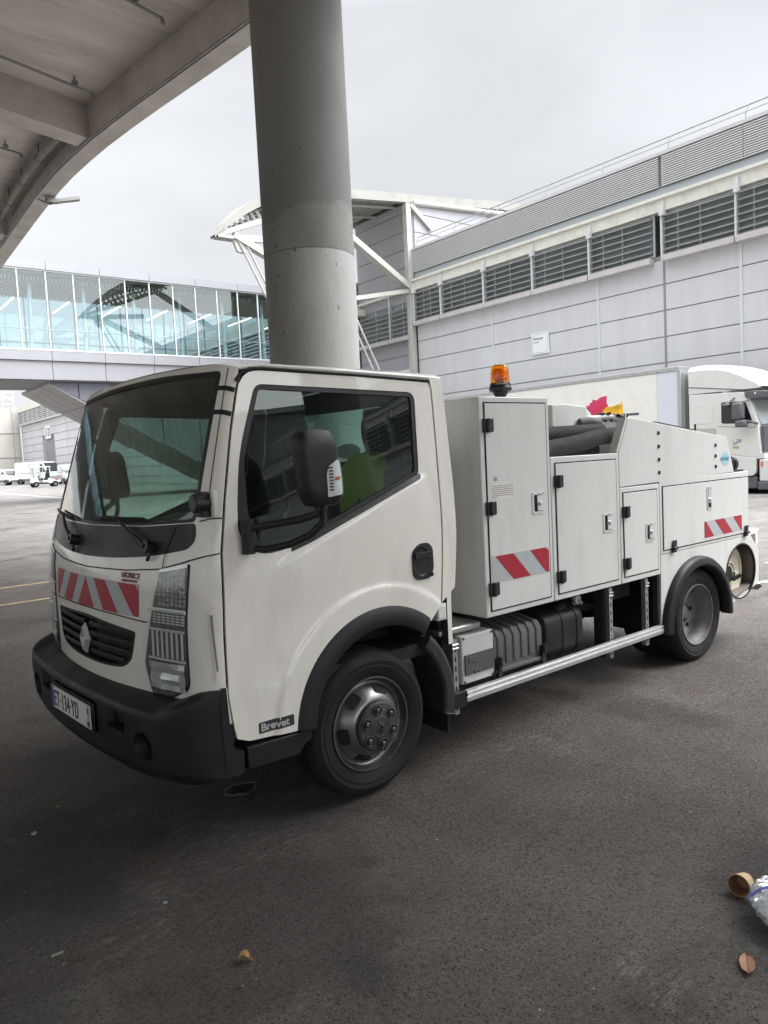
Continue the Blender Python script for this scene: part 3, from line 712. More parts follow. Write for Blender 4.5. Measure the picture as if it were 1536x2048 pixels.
q = MB(); q.bar((20.5, 28.6, 8.95), (24.75, 28.6, 9.8), .2, .26, up=(0, 1, 0)); cn.part('strut', q, WSTEEL)
q = MB(); q.bar((24.95, 28.6, 14.0), (26.3, 28.6, 13.0), .22, .36, up=(0, 1, 0)); cn.part('strut', q, WSTEEL)
q = MB(); q.tube([(25.1, 28.5, 14.12), (32, 28.5, 14.62)], .14, 12); cn.part('tube_beam', q, WSTEEL)
for (a, b_) in (((15.25, 28.5, 11.0), (17.6, 28.5, 6.55)), ((15.55, 28.5, 11.0), (17.95, 28.5, 6.55)), ((20.45, 28.5, 9.0), (23.35, 28.5, 3.3)), ((20.8, 28.5, 9.0), (23.75, 28.5, 3.3))):
    q = MB(); q.tube([a, b_], .05, 8); cn.part('tie_rod', q, WSTEEL)
q = MB(); q.add([(15.0, 28.52, 11.1), (15.9, 28.52, 11.1), (15.55, 28.52, 10.45), (15.25, 28.52, 10.5), (15.0, 28.68, 11.1), (15.9, 28.68, 11.1), (15.55, 28.68, 10.45), (15.25, 28.68, 10.5)], [(0,3,2,1),(4,5,6,7),(0,1,5,4),(1,2,6,5),(2,3,7,6),(3,0,4,7)]); cn.part('node_plate', q, WSTEEL)

# the same block and canopy stand again along the terminal behind the camera (mirrored in the truck's glass)
for t_, lab in ((gb, 'second grey panelled block farther along the terminal, only seen mirrored in the truck door window'), (cn, 'second white steel canopy farther along the terminal, only seen mirrored in the truck door window')):
    c_ = clone(t_.o); c_.location = bgw(t_.base[0], t_.base[1]-69, 0); c_['label'] = lab
# ------------------------------------------------------------------ footbridge
BPAN = mat('bridge_panel', (.30, .303, .317), .4, var=.03, dirt=(.25, .25, .26), damt=.3, dscale=.6)
BGL = glass('bridge_glass', (.78, .86, .875), 1.5, refl=.02)
CEILW = mat('slatted_ceiling', (.30, .25, .19), .7, var=.1)
FLOORW = mat('bridge_floor', (.32, .36, .35), .5)
TUBEL = lamp_mat('light_tube', (1, .80, .48), 1.7)
YB = 38.0
br = Thing('glazed_footbridge', 'glazed pedestrian bridge with grey metal panels crossing the yard', 'bridge', (14, YB, 6), 'b')
XL, XR = -30.0, 24.9
q = MB(); q.cur = 0
x = XL
for (z0, z1, d) in ((6.98, 7.44, .0), (6.08, 6.962, .09)):
    x = 9.98 - 2.52*16
    while x < XR:
        q.box(max(x, XL)+.012, min(x+2.52, XR)-.012, YB+d-.06, YB+d+.1, z0, z1); x += 2.52
q.cur = 1; q.box(XL, XR, YB+.16, YB+4.6, 6.02, 7.42); br.part('lower_panel', q, [BPAN, CLADD], bevel=0)
q = MB(); x = 9.98-2.52*16
while x < XR: q.box(max(x, XL)+.01, min(x+2.52*1.0, XR)-.01, YB-.14, YB+.1, 11.24, 11.62); x += 2.52
q.box(XL, XR, YB+.102, YB+4.7, 11.3, 11.6); br.part('roof', q, BPAN)
q = MB(); q.box(XL, XR, YB-.02, YB+.0, 7.50, 11.2); br.part('glazing', q, BGL)
q = MB(); q.box(XL, XR, YB+4.5, YB+4.52, 7.50, 11.2); br.part('glazing', q, BGL)
q = MB(); x = 8.70-1.262*30
while x < XR:
    if x > XL: q.box(x-.028, x+.028, YB-.06, YB+.06, 7.46, 11.23); q.box(x-.03, x+.03, YB+4.45, YB+4.53, 7.46, 11.23)
    x += 1.262
q.box(XL, XR, YB-.07, YB+.06, 7.442, 7.52); q.box(XL, XR, YB-.07, YB+.06, 11.17, 11.238); br.part('mullion', q, FINM)
q = MB(); x = XL
while x < XR: q.box(x, x+.05, YB+.2, YB+4.3, 10.75, 10.95); x += .16
q.box(XL, XR, YB+.2, YB+4.3, 11.1, 11.2); br.part('ceiling', q, CEILW)
q = MB(); q.box(XL, XR, YB+.15, YB+4.4, 7.43, 7.5); br.part('floor', q, FLOORW)
q = MB(); x = 8.7-1.262*30+.5
while x < XR:
    q.tube([(x, YB+.35, 7.5), (x+.25, YB+.9, 11.0)], .09, 8); x += 1.262*2
br.part('inner_post', q, FINM)
x = 8.65-2.52*6
for i in range(13):
    q = MB(); q.bar((x, YB+.7, 9.98), (x, YB+3.6, 9.98), .07, .05); br.part('light_tube', q, TUBEL); x += 2.52
q = MB(); q.tube([(XL, YB+.3, 8.5), (XR, YB+.3, 8.5)], .03, 6); q.tube([(XL, YB+4.3, 8.5), (XR, YB+4.3, 8.5)], .03, 6); br.part('handrail', q, FINM)

# stair enclosure under the bridge
SOF = mat('soffit_panel', (.25, .24, .238), .45, var=.05)
DPAN = mat('dark_grey_panel', (.14, .145, .17), .45, var=.06)
st = Thing('stair_enclosure', 'sloping panel clad stair enclosure hanging under the glazed bridge', 'stairs', (15, 41, 0), 'b')
zs = lambda x: 6.0-.535*(x-9.75)
q = MB(); q.prism([(9.75, 6.0), (20.4, zs(20.4)), (22.5, .3), (22.5, 6.0)], 'y', 38.4, 43.8); st.part('body', q, DPAN)
q = MB(); L_ = 1.9
for i in range(6):
    xa, xb = 9.75+i*L_, 9.75+(i+1)*L_
    for j in range(4):
        ya, yb = 38.36+j*1.37, 38.36+(j+1)*1.37
        q.add([(xa+.05, ya+.03, zs(xa)-.02), (xb-.05, ya+.03, zs(xb)-.02), (xb-.05, yb-.03, zs(xb)-.02), (xa+.05, yb-.03, zs(xa)-.02),
               (xa+.05, ya+.03, zs(xa)-.10), (xb-.05, ya+.03, zs(xb)-.10), (xb-.05, yb-.03, zs(xb)-.10), (xa+.05, yb-.03, zs(xa)-.10)],
              [(0,1,2,3),(7,6,5,4),(0,4,5,1),(1,5,6,2),(2,6,7,3),(3,7,4,0)])
st.part('soffit', q, SOF)
q = MB()
for i in range(5): q.box(11.2+i*2.1, 11.23+i*2.1, 38.37, 38.398, zs(11.2+i*2.1)+.03, 5.98)
st.part('panel_joint', q, GAP)

# ------------------------------------------------------------------ far buildings on the left
CONCW = mat('pale_concrete', (.46, .435, .395), .85, var=.07, vscale=.5, dirt=(.3, .28, .25), damt=.4, dscale=.3)
CLADF = mat('pale_cladding', (.55, .555, .575), .5, var=.03, vscale=.4)
fb = Thing('far_warehouse', 'distant pale grey panel clad building behind the buggy', 'building', (25, 90, 0), 'b')
q = MB(); q.cur = 1; q.box(25.1, 70, 33.7, 114, 0, 9.9); q.cur = 0
y = 113.9
while y > 39.5:
    for i in range(9):
        z0 = 8.3-.93*(i+1)
        if 96.7 < y-2 < 101.8 and z0 < 5.6: continue
        q.box(25.0, 25.11, y-5.6+.05, y-.05, max(z0, .2)+.03, z0+.93-.03)
    y -= 5.6
fb.part('wall', q, [CLADF, CLADD])
q = MB(); q.box(24.6, 25.09, 33.7, 114, 8.33, 8.6); fb.part('ledge', q, LEDGE)
q = MB(); q.box(25.0, 25.09, 33.7, 114, 8.61, 10.2); q.cur = 1
y = 114
while y > 39.5: q.box(24.75, 24.99, y-.12, y, 8.61, 10.3); y -= 2.6
for i in range(6): q.box(24.8, 24.98, 33.7, 114, 8.75+i*.24, 8.85+i*.24)
fb.part('window_band', q, [DGLASS, SLATM])
q = MB(); q.box(24.75, 26, 33.7, 114, 10.22, 11.0); fb.part('parapet', q, CREAM)
q = MB(); q.box(25.4, 25.6, 96.8, 101.8, .3, 5.8); q.box(25.0, 25.4, 101.8, 101.9, .3, 5.8); q.cur = 1; q.box(25.35, 25.39, 98.9, 99.2, .3, 5.8); fb.part('door', q, [SLATM, LEDGE])
q = MB(); q.box(24.93, 24.99, 98.3, 101.0, 5.95, 7.6); fb.part('sign', q, PLAINW)
q = MB(); q.box(24.92, 24.93, 98.7, 99.7, 7.0, 7.25); q.box(24.92, 24.93, 98.7, 99.0, 6.3, 7.0); q.box(24.92, 24.93, 98.9, 99.7, 6.3, 6.5); q.box(24.92, 24.93, 98.9, 99.7, 6.65, 6.8); q.box(24.92, 24.93, 100.2, 100.6, 6.3, 7.2); fb.part('pictogram', q, PRINTG)
q = MB()
for y in (103.5, 105.2, 107.3, 94.2, 92.0): q = MB(); q.box(24.4, 24.95, y, y+1.3, .4, 2.4); fb.part('cabinet', q, CREAM)

cb = Thing('concrete_building', 'distant bare concrete building with railings on its roof at the left edge', 'building', (15, 115, 0), 'b')
q = MB(); q.box(-30, 24.95, 114.4, 150, 0, 11.0); cb.part('wall', q, CONCW)
q = MB()
for z in (4.0, 7.4): q.box(-30, 24.9, 114.34, 114.398, z, z+.06)
for x in (24.0, 18.5, 13, 7.5, 2): q.box(x, x+.05, 114.34, 114.397, .4, 10.9)
cb.part('panel_joint', q, CLADD)
q = MB()
for x in [24.5-1.4*i for i in range(14)]: q.box(x-.05, x+.05, 114.7, 114.8, 11.0, 13.2)
for z in (11.5, 12.4, 13.15): q.box(5, 24.6, 114.7, 114.78, z, z+.08)
q.bar((24.6, 115, 12), (18.5, 115, 16), .2, .2); q.bar((23.5, 115, 16.4), (5, 115, 12.3), .16, .16); q.bar((22, 116, 18), (8, 116, 13), .16, .16); cb.part('railing', q, FINM)
q = MB(); q.box(8, 19, 122, 130, 11, 15.0); q.box(20, 24, 125, 130, 11, 14.6); q.cur = 1; q.box(18, 23, 123, 124, 13, 17.2); cb.part('roof_plant', q, [SLATM, BLADE])
q = MB(); q.box(17.5, 24.0-.9*0-2.9, 114.2, 114.33, 5.1, 6.6); cb.part('sign', q, PLAINW)
q = text_mb('1.23', 1.0, (19.0, 114.18, 5.35), (1, 0, 0), up, .9, bold=.03); cb.part('lettering', q, PRINT)
BLUE = mat('sign_blue', (.03, .13, .45), .5)
q = MB(); q.box(18.6, 21.1, 114.2, 114.33, 2.95, 3.6); cb.part('sign', q, BLUE)
q = MB(); q.box(20.2, 21.8, 114.25, 114.33, 1.1, 2.2); q.box(22.3, 23.6, 114.25, 114.33, 1.1, 2.2); cb.part('vent_grille', q, SLATM)

# ------------------------------------------------------------------ the service truck (own frame: x to the rear, y across, z up)
tk = Thing('service_truck', 'white service truck with red and white striped panels and tool lockers, parked under the viaduct', 'truck', (0, 0, 0), 't')
WC = .93
def sin_(z):        # how far the cab side leans in
    t = max(0, z-1.0); return .024+.12*(t-.4) if t > .4 else .15*t*t
XC = [(.28, -1.02), (.62, -1.035), (.75, -1.04), (.95, -1.035), (1.1, -1.024), (1.22, -1.005), (1.36, -.965), (1.55, -.90), (1.75, -.83), (1.9, -.778), (2.0, -.742), (2.06, -.70)]
XG = [(.3, -.77), (.5, -.775), (.66, -.792), (.9, -.79), (1.244, -.774), (1.45, -.735), (1.729, -.671), (1.9, -.622), (2.0, -.59), (2.06, -.55)]
BU = [(.7, .10), (1.1, .10), (1.37, .095), (2.0, .062)]
def F0(a, z):
    s = 1 if a >= 0 else -1; a = abs(a)
    W = WC - sin_(z); w1 = W - .12; xc = interp(XC, z); b = interp(BU, z); xg = interp(XG, z)
    sh = .05
    if a <= .8:
        w = a/.8*w1; x = xc + b*(w/.8)**2 + sh*w*s
    else:
        th = (a-.8)/.2*PI/2; x1 = xc + b*(w1/.8)**2
        w = w1 + (W-w1)*math.sin(th); x = x1 + (xg-x1)*(1-math.cos(th)) + sh*w1*s*math.cos(th)
    return Vector((x, WC - s*w, z))
def F(a, z, o=0):
    p = F0(a, z)
    if o:
        e = .004; n = (F0(min(a+e, 1), z)-F0(max(a-e, -1), z)).cross(F0(a, z+e)-F0(a, z-e))
        n.normalize()
        if n.x > 0 and abs(a) < .97: n = -n
        if abs(a) >= .97 and n.y*(1 if a > 0 else -1) > 0: n = -n
        p = p + n*o
    return p
FC = (.02, .40)     # centre of the front wheel arch
def door_bump(x, z):
    r = math.hypot(x-FC[0], z-FC[1]); o = .011*(1-smooth(.584, .606, r))
    zs_ = 1.228 + (x+.45)*.375
    d = z-zs_+.02; o += .013*(1-smooth(-.030, -.004, d))*smooth(-.34, -.03, d)*smooth(-.58, -.40, x)*(1-smooth(.30, .42, x))
    return o
def Sd(x, z, o=0): return Vector((x, sin_(z)-o-door_bump(x, z), z))
def S0(x, z, o=0): return Vector((x, sin_(z)-o, z))
def far(fn): return lambda x, z, o=0: (lambda p: Vector((p.x, 2*WC-p.y, p.z)))(fn(x, z, o))

# --- outlines on the side
def arcpts(c, r, a0, a1, n):
    return [(c[0]+r*math.cos(math.radians(a0+(a1-a0)*i/n)), c[1]+r*math.sin(math.radians(a0+(a1-a0)*i/n))) for i in range(n+1)]
fr = [(interp(XG, z)+.012, z) for z in (.52, .66, .8, .95, 1.1, 1.244, 1.35, 1.45, 1.6, 1.729, 1.85, 1.93)]
door_out = [(-.70, .452), (-.475, .435)] + arcpts(FC, .487, 171, 50, 22) + [(.412, .85), (.418, .90), (.445, 1.2), (.476, 1.7), (.487, 1.93)] + [(.474, 1.963), (.0, 1.981), (-.50, 1.992)] + [(-.545, 1.985), (-.575, 1.965)] + fr[::-1] + [(-.755, .475)]
win_out = round_poly([(-.525, 1.935), (.375, 1.912), (.338, 1.50), (-.34, 1.262), (-.47, 1.222), (-.60, 1.215), (-.686, 1.30), (-.676, 1.42), (-.64, 1.64)], [.04, .05, .04, .1, .06, .10, .06, .1, .1], 4)
door = patch(door_out, [win_out], Sd, 0, .03, .0125, (0, 1))
dob = tk.part('door', door, [WHITE, INNER], angle=40)
dfar = tk.part('door', patch(door_out, [win_out], far(Sd), 0, .03, .06, (0, 1), flip=True), [WHITE, INNER], angle=40)
# glass with its black edging
def inset(P, d):
    m = len(P); out_ = []
    for i in range(m):
        a, p, b = Vector(P[i-1]), Vector(P[i]), Vector(P[(i+1) % m]); t = (b-a).normalized(); nrm = Vector((-t.y, t.x)); out_.append(tuple(p+nrm*d))
    return out_
ccw = sum(win_out[i][0]*win_out[(i+1) % len(win_out)][1]-win_out[(i+1) % len(win_out)][0]*win_out[i][1] for i in range(len(win_out))) > 0
if not ccw: win_out = win_out[::-1]
gl_out = inset(win_out, .022)
gl_main = round_poly([(-.506, 1.914), (.35, 1.89), (.318, 1.52), (-.345, 1.280), (-.47, 1.240), (-.585, 1.240), (-.628, 1.40), (-.615, 1.62)], .02, 3)
for fn, par, fl in ((Sd, dob, False), (far(Sd), dfar, True)):
    tk.part('window_trim', patch(win_out, [gl_main], lambda x, z, o, fn=fn: fn(x, z, o), -.004, .02, .08, flip=fl), BLACKP, par)
    tk.part('window_glass', patch(gl_main, [], lambda x, z, o, fn=fn: fn(x, z, o), -.012, .004, .1, flip=fl), WINDOW, par)
q = patch([(-.44, 1.232), (-.345, 1.268), (.335, 1.508), (.345, 1.50), (.338, 1.482), (-.335, 1.242), (-.44, 1.212)], [], Sd, .003, .01, .1); tk.part('window_seal', q, BLACKP, dob)
# door handle: black recessed cup
q = MB()
hc = (.305, 1.08)
q.join(patch(round_poly([(.235, .985), (.345, .985), (.372, 1.03), (.372, 1.135), (.345, 1.165), (.29, 1.165), (.235, 1.13)], [.05, .03, .04, .03, .03, .05, .06]), [[(hc[0]-.01+.052*math.cos(2*PI*i/24), hc[1]-.005+.072*math.sin(2*PI*i/24)) for i in range(24)]], Sd, .007, .012, 0))
c0 = Sd(hc[0]-.01, hc[1]-.005, .004)
q.join(patch([(hc[0]-.01+.053*math.cos(2*PI*i/24), hc[1]-.005+.073*math.sin(2*PI*i/24)) for i in range(24)], [], Sd, .0025, .002, 0))
q.lathe([(.053, -.003), (.047, .0005), (.046, .0012)], c0, 'y', 24, sz=1.37)
q.box(hc[0]-.058, hc[0]+.045, c0.y-.012, c0.y+.012, hc[1]+.012, hc[1]+.04)
q.lathe([(.0, -.006), (.011, -.006), (.013, .004)], (hc[0]+.048, c0.y-.004, hc[1]-.075), 'y', 14)
tk.part('handle', q, HINGE, dob, bevel=.002)
# badge on the lower door corner
bd = MB(); bd.join(patch(rrect(-.655, .468, -.49, .515, .006, 2), [], Sd, .002, .003, .02)); bob = tk.part('badge', bd, PRINT, dob)
q = text_on(Sd, 'Brevet', .044, -.648, .478, 1.12, bold=.0012, lift=.0035); tk.part('lettering', q, SILVER, bob)

# --- cab body: fascia, roof, rear wall, pillars
WSa = .785
ws_out = round_poly([(-.84, 1.372), (-.5, 1.352), (0, 1.345), (.5, 1.352), (.84, 1.372), (.863, 1.7), (.884, 1.992), (.4, 2.018), (0, 2.022), (-.4, 2.018), (-.884, 1.992), (-.863, 1.7)], [.03, 0, 0, 0, .03, 0, .03, .1, .1, .1, .03, 0], 4)
body = MB()
a_out = [(-1, .64), (-.93, .60), (-.6, .60), (0, .60), (.6, .60), (.93, .60), (1, .64), (1, 2.0), (.9, 2.016), (.8, 2.028), (.4, 2.04), (0, 2.044), (-.4, 2.04), (-.8, 2.028), (-.9, 2.016), (-1, 2.0)]
gr_out = round_poly([(-.47, .905), (0, .925), (.47, .895), (.43, .765), (.36, .722), (.2, .706), (0, .702), (-.2, .706), (-.36, .722), (-.43, .765)], [.02, .1, .02, .03, .05, .1, .1, .1, .05, .03], 3)
body.join(patch(a_out, [ws_out, gr_out], F, 0, .02, (.035, .05), (0, 1), flip=False))
# roof
rows = []
NR = 15
AA = [-1, -.97, -.93, -.88, -.8] + [-.8+1.6*i/16 for i in range(1, 16)] + [.8, .88, .93, .97, 1]
for i in range(NR+1):
    t = i/NR; row = []
    for a in AA:
        if abs(a) <= .8: zf = 2.028 + .016*(1-(abs(a)/.8)**2)
        else: zf = 2.028 - .028*(abs(a)-.8)/.2
        p = F0(a, zf); xe = .57; W = WC - sin_(2.0); u = (p.y-WC)/W
        x = lerp(p.x, xe, t); crown = .052*(1-abs(u)**3)*math.sin(min(1, t*2.2+.05)*PI/2)*(1-.35*t)
        edge = -.012*t
        row.append((x, p.y if t < .5 else lerp(p.y, WC+u*W, (t-.5)*2), zf + crown + edge))
    rows.append(row)
body.grid(rows)
rows2 = [[(p[0], p[1], p[2]-.03) for p in r] for r in rows]
tmp = MB(); tmp.cur = 1; tmp.grid(rows2); tmp.f = [f[::-1] for f in tmp.f]; body.join(tmp)
# rear strip of the cab side and rear wall
strip = [(.422, .852), (.515, .915), (.548, 1.2), (.562, 1.45), (.572, 1.9), (.57, 1.985), (.488, 1.985), (.496, 1.93), (.485, 1.7), (.454, 1.2), (.427, .90)]
body.join(patch(strip, [], S0, .002, .03, .05, (0, 1)))
body.join(patch(strip, [], far(S0), .002, .03, .08, (0, 1), flip=True))
def RW(y, z, o=0): return Vector((.515 + min(1, max(0, (z-.9)/.9))*.05 + o, y, z))
rw_hole = rrect(WC-.44, 1.575, WC+.44, 1.885, .07)
body.join(patch([(.02, .62), (1.84, .62), (1.84, 1.3), (1.755, 1.99), (WC, 2.02), (.105, 1.99), (.02, 1.3)], [rw_hole], RW, -.01, .03, .2, (0, 1), flip=False))
bob_ = tk.part('cab_body', body, [WHITE, INNER], angle=32)
tk.part('rear_window', patch(rrect(WC-.44, 1.575, WC+.44, 1.885, .07), [], RW, -.022, .004, 0), WINDOW)
q = MB(); q.join(patch(rrect(WC-.47, 1.545, WC+.47, 1.915, .09), [rrect(WC-.435, 1.58, WC+.435, 1.88, .065)], RW, -.034, .012, 0)); tk.part('window_seal', q, BLACKP)
q = MB()
ST = [(.12*math.cos(2*PI*i/30), .045*math.sin(2*PI*i/30)) for i in range(30)]
q.add([(.512, WC-.08+a, 1.64+b) for a, b in ST]+[(.509, WC-.08+a, 1.64+b) for a, b in ST], [list(range(30)), list(range(30, 60))[::-1]]); tk.part('sticker', q, LABELW)
# gutter above the door
q = MB(); q.tube([(x, S0(x, z).y-.004, z) for x, z in ((-.615, 1.945), (-.585, 1.98), (-.545, 1.998), (-.48, 2.003), (0, 1.990), (.48, 1.974))], .0065, 8); tk.part('gutter', q, BLACKP)
q = MB(); q.tube([(x, S0(x, z).y+.006, z) for x, z in ((-.60, 2.0), (-.48, 2.016), (0, 2.005), (.54, 1.988))], .009, 8); tk.part('gutter', q, WHITE)
# dark strip in the gap before the door
q = MB(); q.grid([[S0(interp(XG, z)+d, z, oo) for d, oo in ((-.004, -.002), (.012, -.012))] for z in (.46, .52, .66, .8, .95, 1.1, 1.244, 1.45, 1.6, 1.729, 1.85, 1.95)]); tk.part('door_gap', q, GAP)
q = MB(); q.box(-.72, .4, .03, 1.83, .60, .66); q.box(-.84, .45, .3, 1.56, .66, .72); tk.part('cab_floor', q, DARK)

# windscreen, frit and cowl
frit_in = [(a*.962, lerp(1.68, z, .945)-.004) for a, z in ws_out]
tk.part('windscreen', patch(ws_out, [], F, -.006, .005, .07), SCREEN)
q = patch(ws_out, [frit_in], F, -.003, .004, .06); tk.part('windscreen_seal', q, BLACKP)
cowl = round_poly([(-.84, 1.368), (-.5, 1.348), (0, 1.341), (.5, 1.348), (.84, 1.368), (.855, 1.30), (.80, 1.262), (.6, 1.228), (.3, 1.206), (0, 1.198), (-.3, 1.206), (-.6, 1.228), (-.80, 1.262), (-.855, 1.30)], [.02, 0, 0, 0, .02, .04, .06, .1, .1, .1, .1, .1, .06, .04], 3)
cw = tk.part('cowl_panel', patch(cowl, [], F, .004, .006, .05), BLACKP)
def line(pts, wd, o, m, name, par=None):
    q = MB(); R = []
    for i, (a, z) in enumerate(pts):
        d = Vector(pts[min(i+1, len(pts)-1)]) - Vector(pts[max(i-1, 0)]); d.normalize(); nx = Vector((-d.y, d.x))*wd/2
        R.append([F(a+nx.x, z+nx.y, o), F(a-nx.x, z-nx.y, o)])
    q.grid(R); return tk.part(name, q, m, par)
def fine(pts, k=8):
    o = []
    for (a, z), (b, y) in zip(pts, pts[1:]): o += [(lerp(a, b, i/k), lerp(z, y, i/k)) for i in range(k)]
    return o + [pts[-1]]
line(fine([(-.67, 1.178), (-.4, 1.158), (0, 1.148), (.4, 1.158), (.64, 1.176)]), .0055, .0022, GAP, 'panel_line')
line(fine([(-.55, .945), (-.3, .955), (0, .958), (.3, .955), (.56, .945)]), .0055, .0022, GAP, 'panel_line')
line(fine([(.66, 1.18), (.68, 1.26), (.72, 1.35)]), .0055, .006, GAP, 'panel_line')
line(fine([(.64, 1.176), (.835, 1.221), (.92, 1.238), (.995, 1.245)]), .0055, .0022, GAP, 'panel_line')
line(fine([(.865, 1.375), (.93, 1.385), (.995, 1.385)]), .005, .0022, GAP, 'panel_line')
line(fine([(.905, 1.42), (.915, 1.7), (.925, 2.0)]), .0055, .0022, GAP, 'panel_line')
# black tape on the pillar
for z in (1.915, 1.815): line(fine([(.872, z+.003), (.93, z), (.995, z-.010)]), .02, .003, BLACKP, 'tape')
# round clips on the near pillar: small black sensor box with white face
q = MB(); p = F(.90, 1.45); q.lathe([(.0, -.05), (.038, -.05), (.04, -.03), (.04, .02)], (p.x-.025, p.y-.02, p.z), 'x', 20); q.box(p.x-.05, p.x+.0, p.y-.045, p.y+.02, p.z-.055, p.z+.045)
q.cur = 1; q.box(p.x-.012, p.x+.012, p.y-.075, p.y-.047, p.z-.058, p.z+.05); tk.part('sensor_box', q, [HINGE, LABELW], bevel=.006)
# striped panel on the hood flap
def strip_poly(P, o, th=.0015): return patch(P, [], F, o, th, .06)
zb, zt_ = .962, 1.102
ck = tk.part('striped_panel', strip_poly([(-.50, zb), (.50, zb), (.50, zt_), (-.50, zt_)], .003), SILVER)
q = strip_poly([(-.098, zb+.001), (.098, zb+.001), (0, zt_-.004)], .0045); tk.part('stripe', q, RED, ck)
for s in (1, -1):
    tk.part('stripe', strip_poly([(s*.10, zt_-.001), (s*.212, zt_-.001), (s*.335, zb+.001), (s*.20, zb+.001)][::s], .0045), RED, ck)
    tk.part('stripe', strip_poly([(s*.335, zt_-.001), (s*.475, zt_-.001), (s*.50, zt_-.03), (s*.50, zb+.001), (s*.462, zb+.001)][::s], .0045), RED, ck)
# lettering beside it
p0, p1 = F(.365, 1.125, .004), F(.60, 1.125, .004)
q = text_mb('HORICE', .036, p0, p1-p0, F(.45, 1.2)-F(.45, 1.12), 1.12, bold=.0005, ext=.0015); tk.part('lettering', q, PRINTR)
p0 = F(.368, 1.108, .004)
q = text_mb('EQUIPEMENTS', .016, p0, F(.60, 1.108, .004)-p0, F(.45, 1.2)-F(.45, 1.12), 1.2, ext=.0015); tk.part('lettering', q, PRINTR)
q = strip_poly([(-.79+.05*math.cos(2*PI*i/20), 1.265+.05*math.sin(2*PI*i/20)) for i in range(20)], .006, .002); tk.part('sticker', q, SILVER)
# grille and diamond
q = MB(); q.join(patch(gr_out, [], F, -.045, .01, .08)); tk.part('grille_backing', q, GAP)
q = MB()
for z, k in ((.872, .455), (.826, .445), (.782, .42), (.74, .37)):
    for s in (1, -1):
        R = []
        for i in range(9):
            a = s*lerp(.03, k, i/8); R.append([F(a, z+.020, -.004), F(a, z+.012, .006), F(a, z-.010, -.010), F(a, z-.006, -.035), F(a, z+.020, -.035)])
        if s < 0: R = R[::-1]
        q.grid(R)
tk.part('grille_slat', q, mat('grille_plastic', (.032, .032, .031), .5))
q = patch(gr_out, [inset(gr_out if sum(gr_out[i][0]*gr_out[(i+1)%len(gr_out)][1]-gr_out[(i+1)%len(gr_out)][0]*gr_out[i][1] for i in range(len(gr_out))) > 0 else gr_out[::-1], .012)], F, .003, .03, .08); tk.part('grille_frame', q, BLACKP)
q = MB()
def dia(w_, h_): return [(0, .806+h_), (w_, .806), (0, .806-h_), (-w_, .806)]
o_, i_ = dia(.050, .075), dia(.022, .038)
for k in range(4):
    A, B, Bi, Ai = o_[k], o_[(k+1) % 4], i_[(k+1) % 4], i_[k]
    mA, mB = ((A[0]+Ai[0])/2, (A[1]+Ai[1])/2), ((B[0]+Bi[0])/2, (B[1]+Bi[1])/2)
    q.add([F(*A, .006), F(*B, .006), F(*mB, .026), F(*mA, .026), F(*Bi, .006), F(*Ai, .006)], [(0, 1, 2, 3), (3, 2, 4, 5), (0, 3, 2, 1), (3, 5, 4, 2)])
tk.part('emblem', q, CHROME, angle=10)
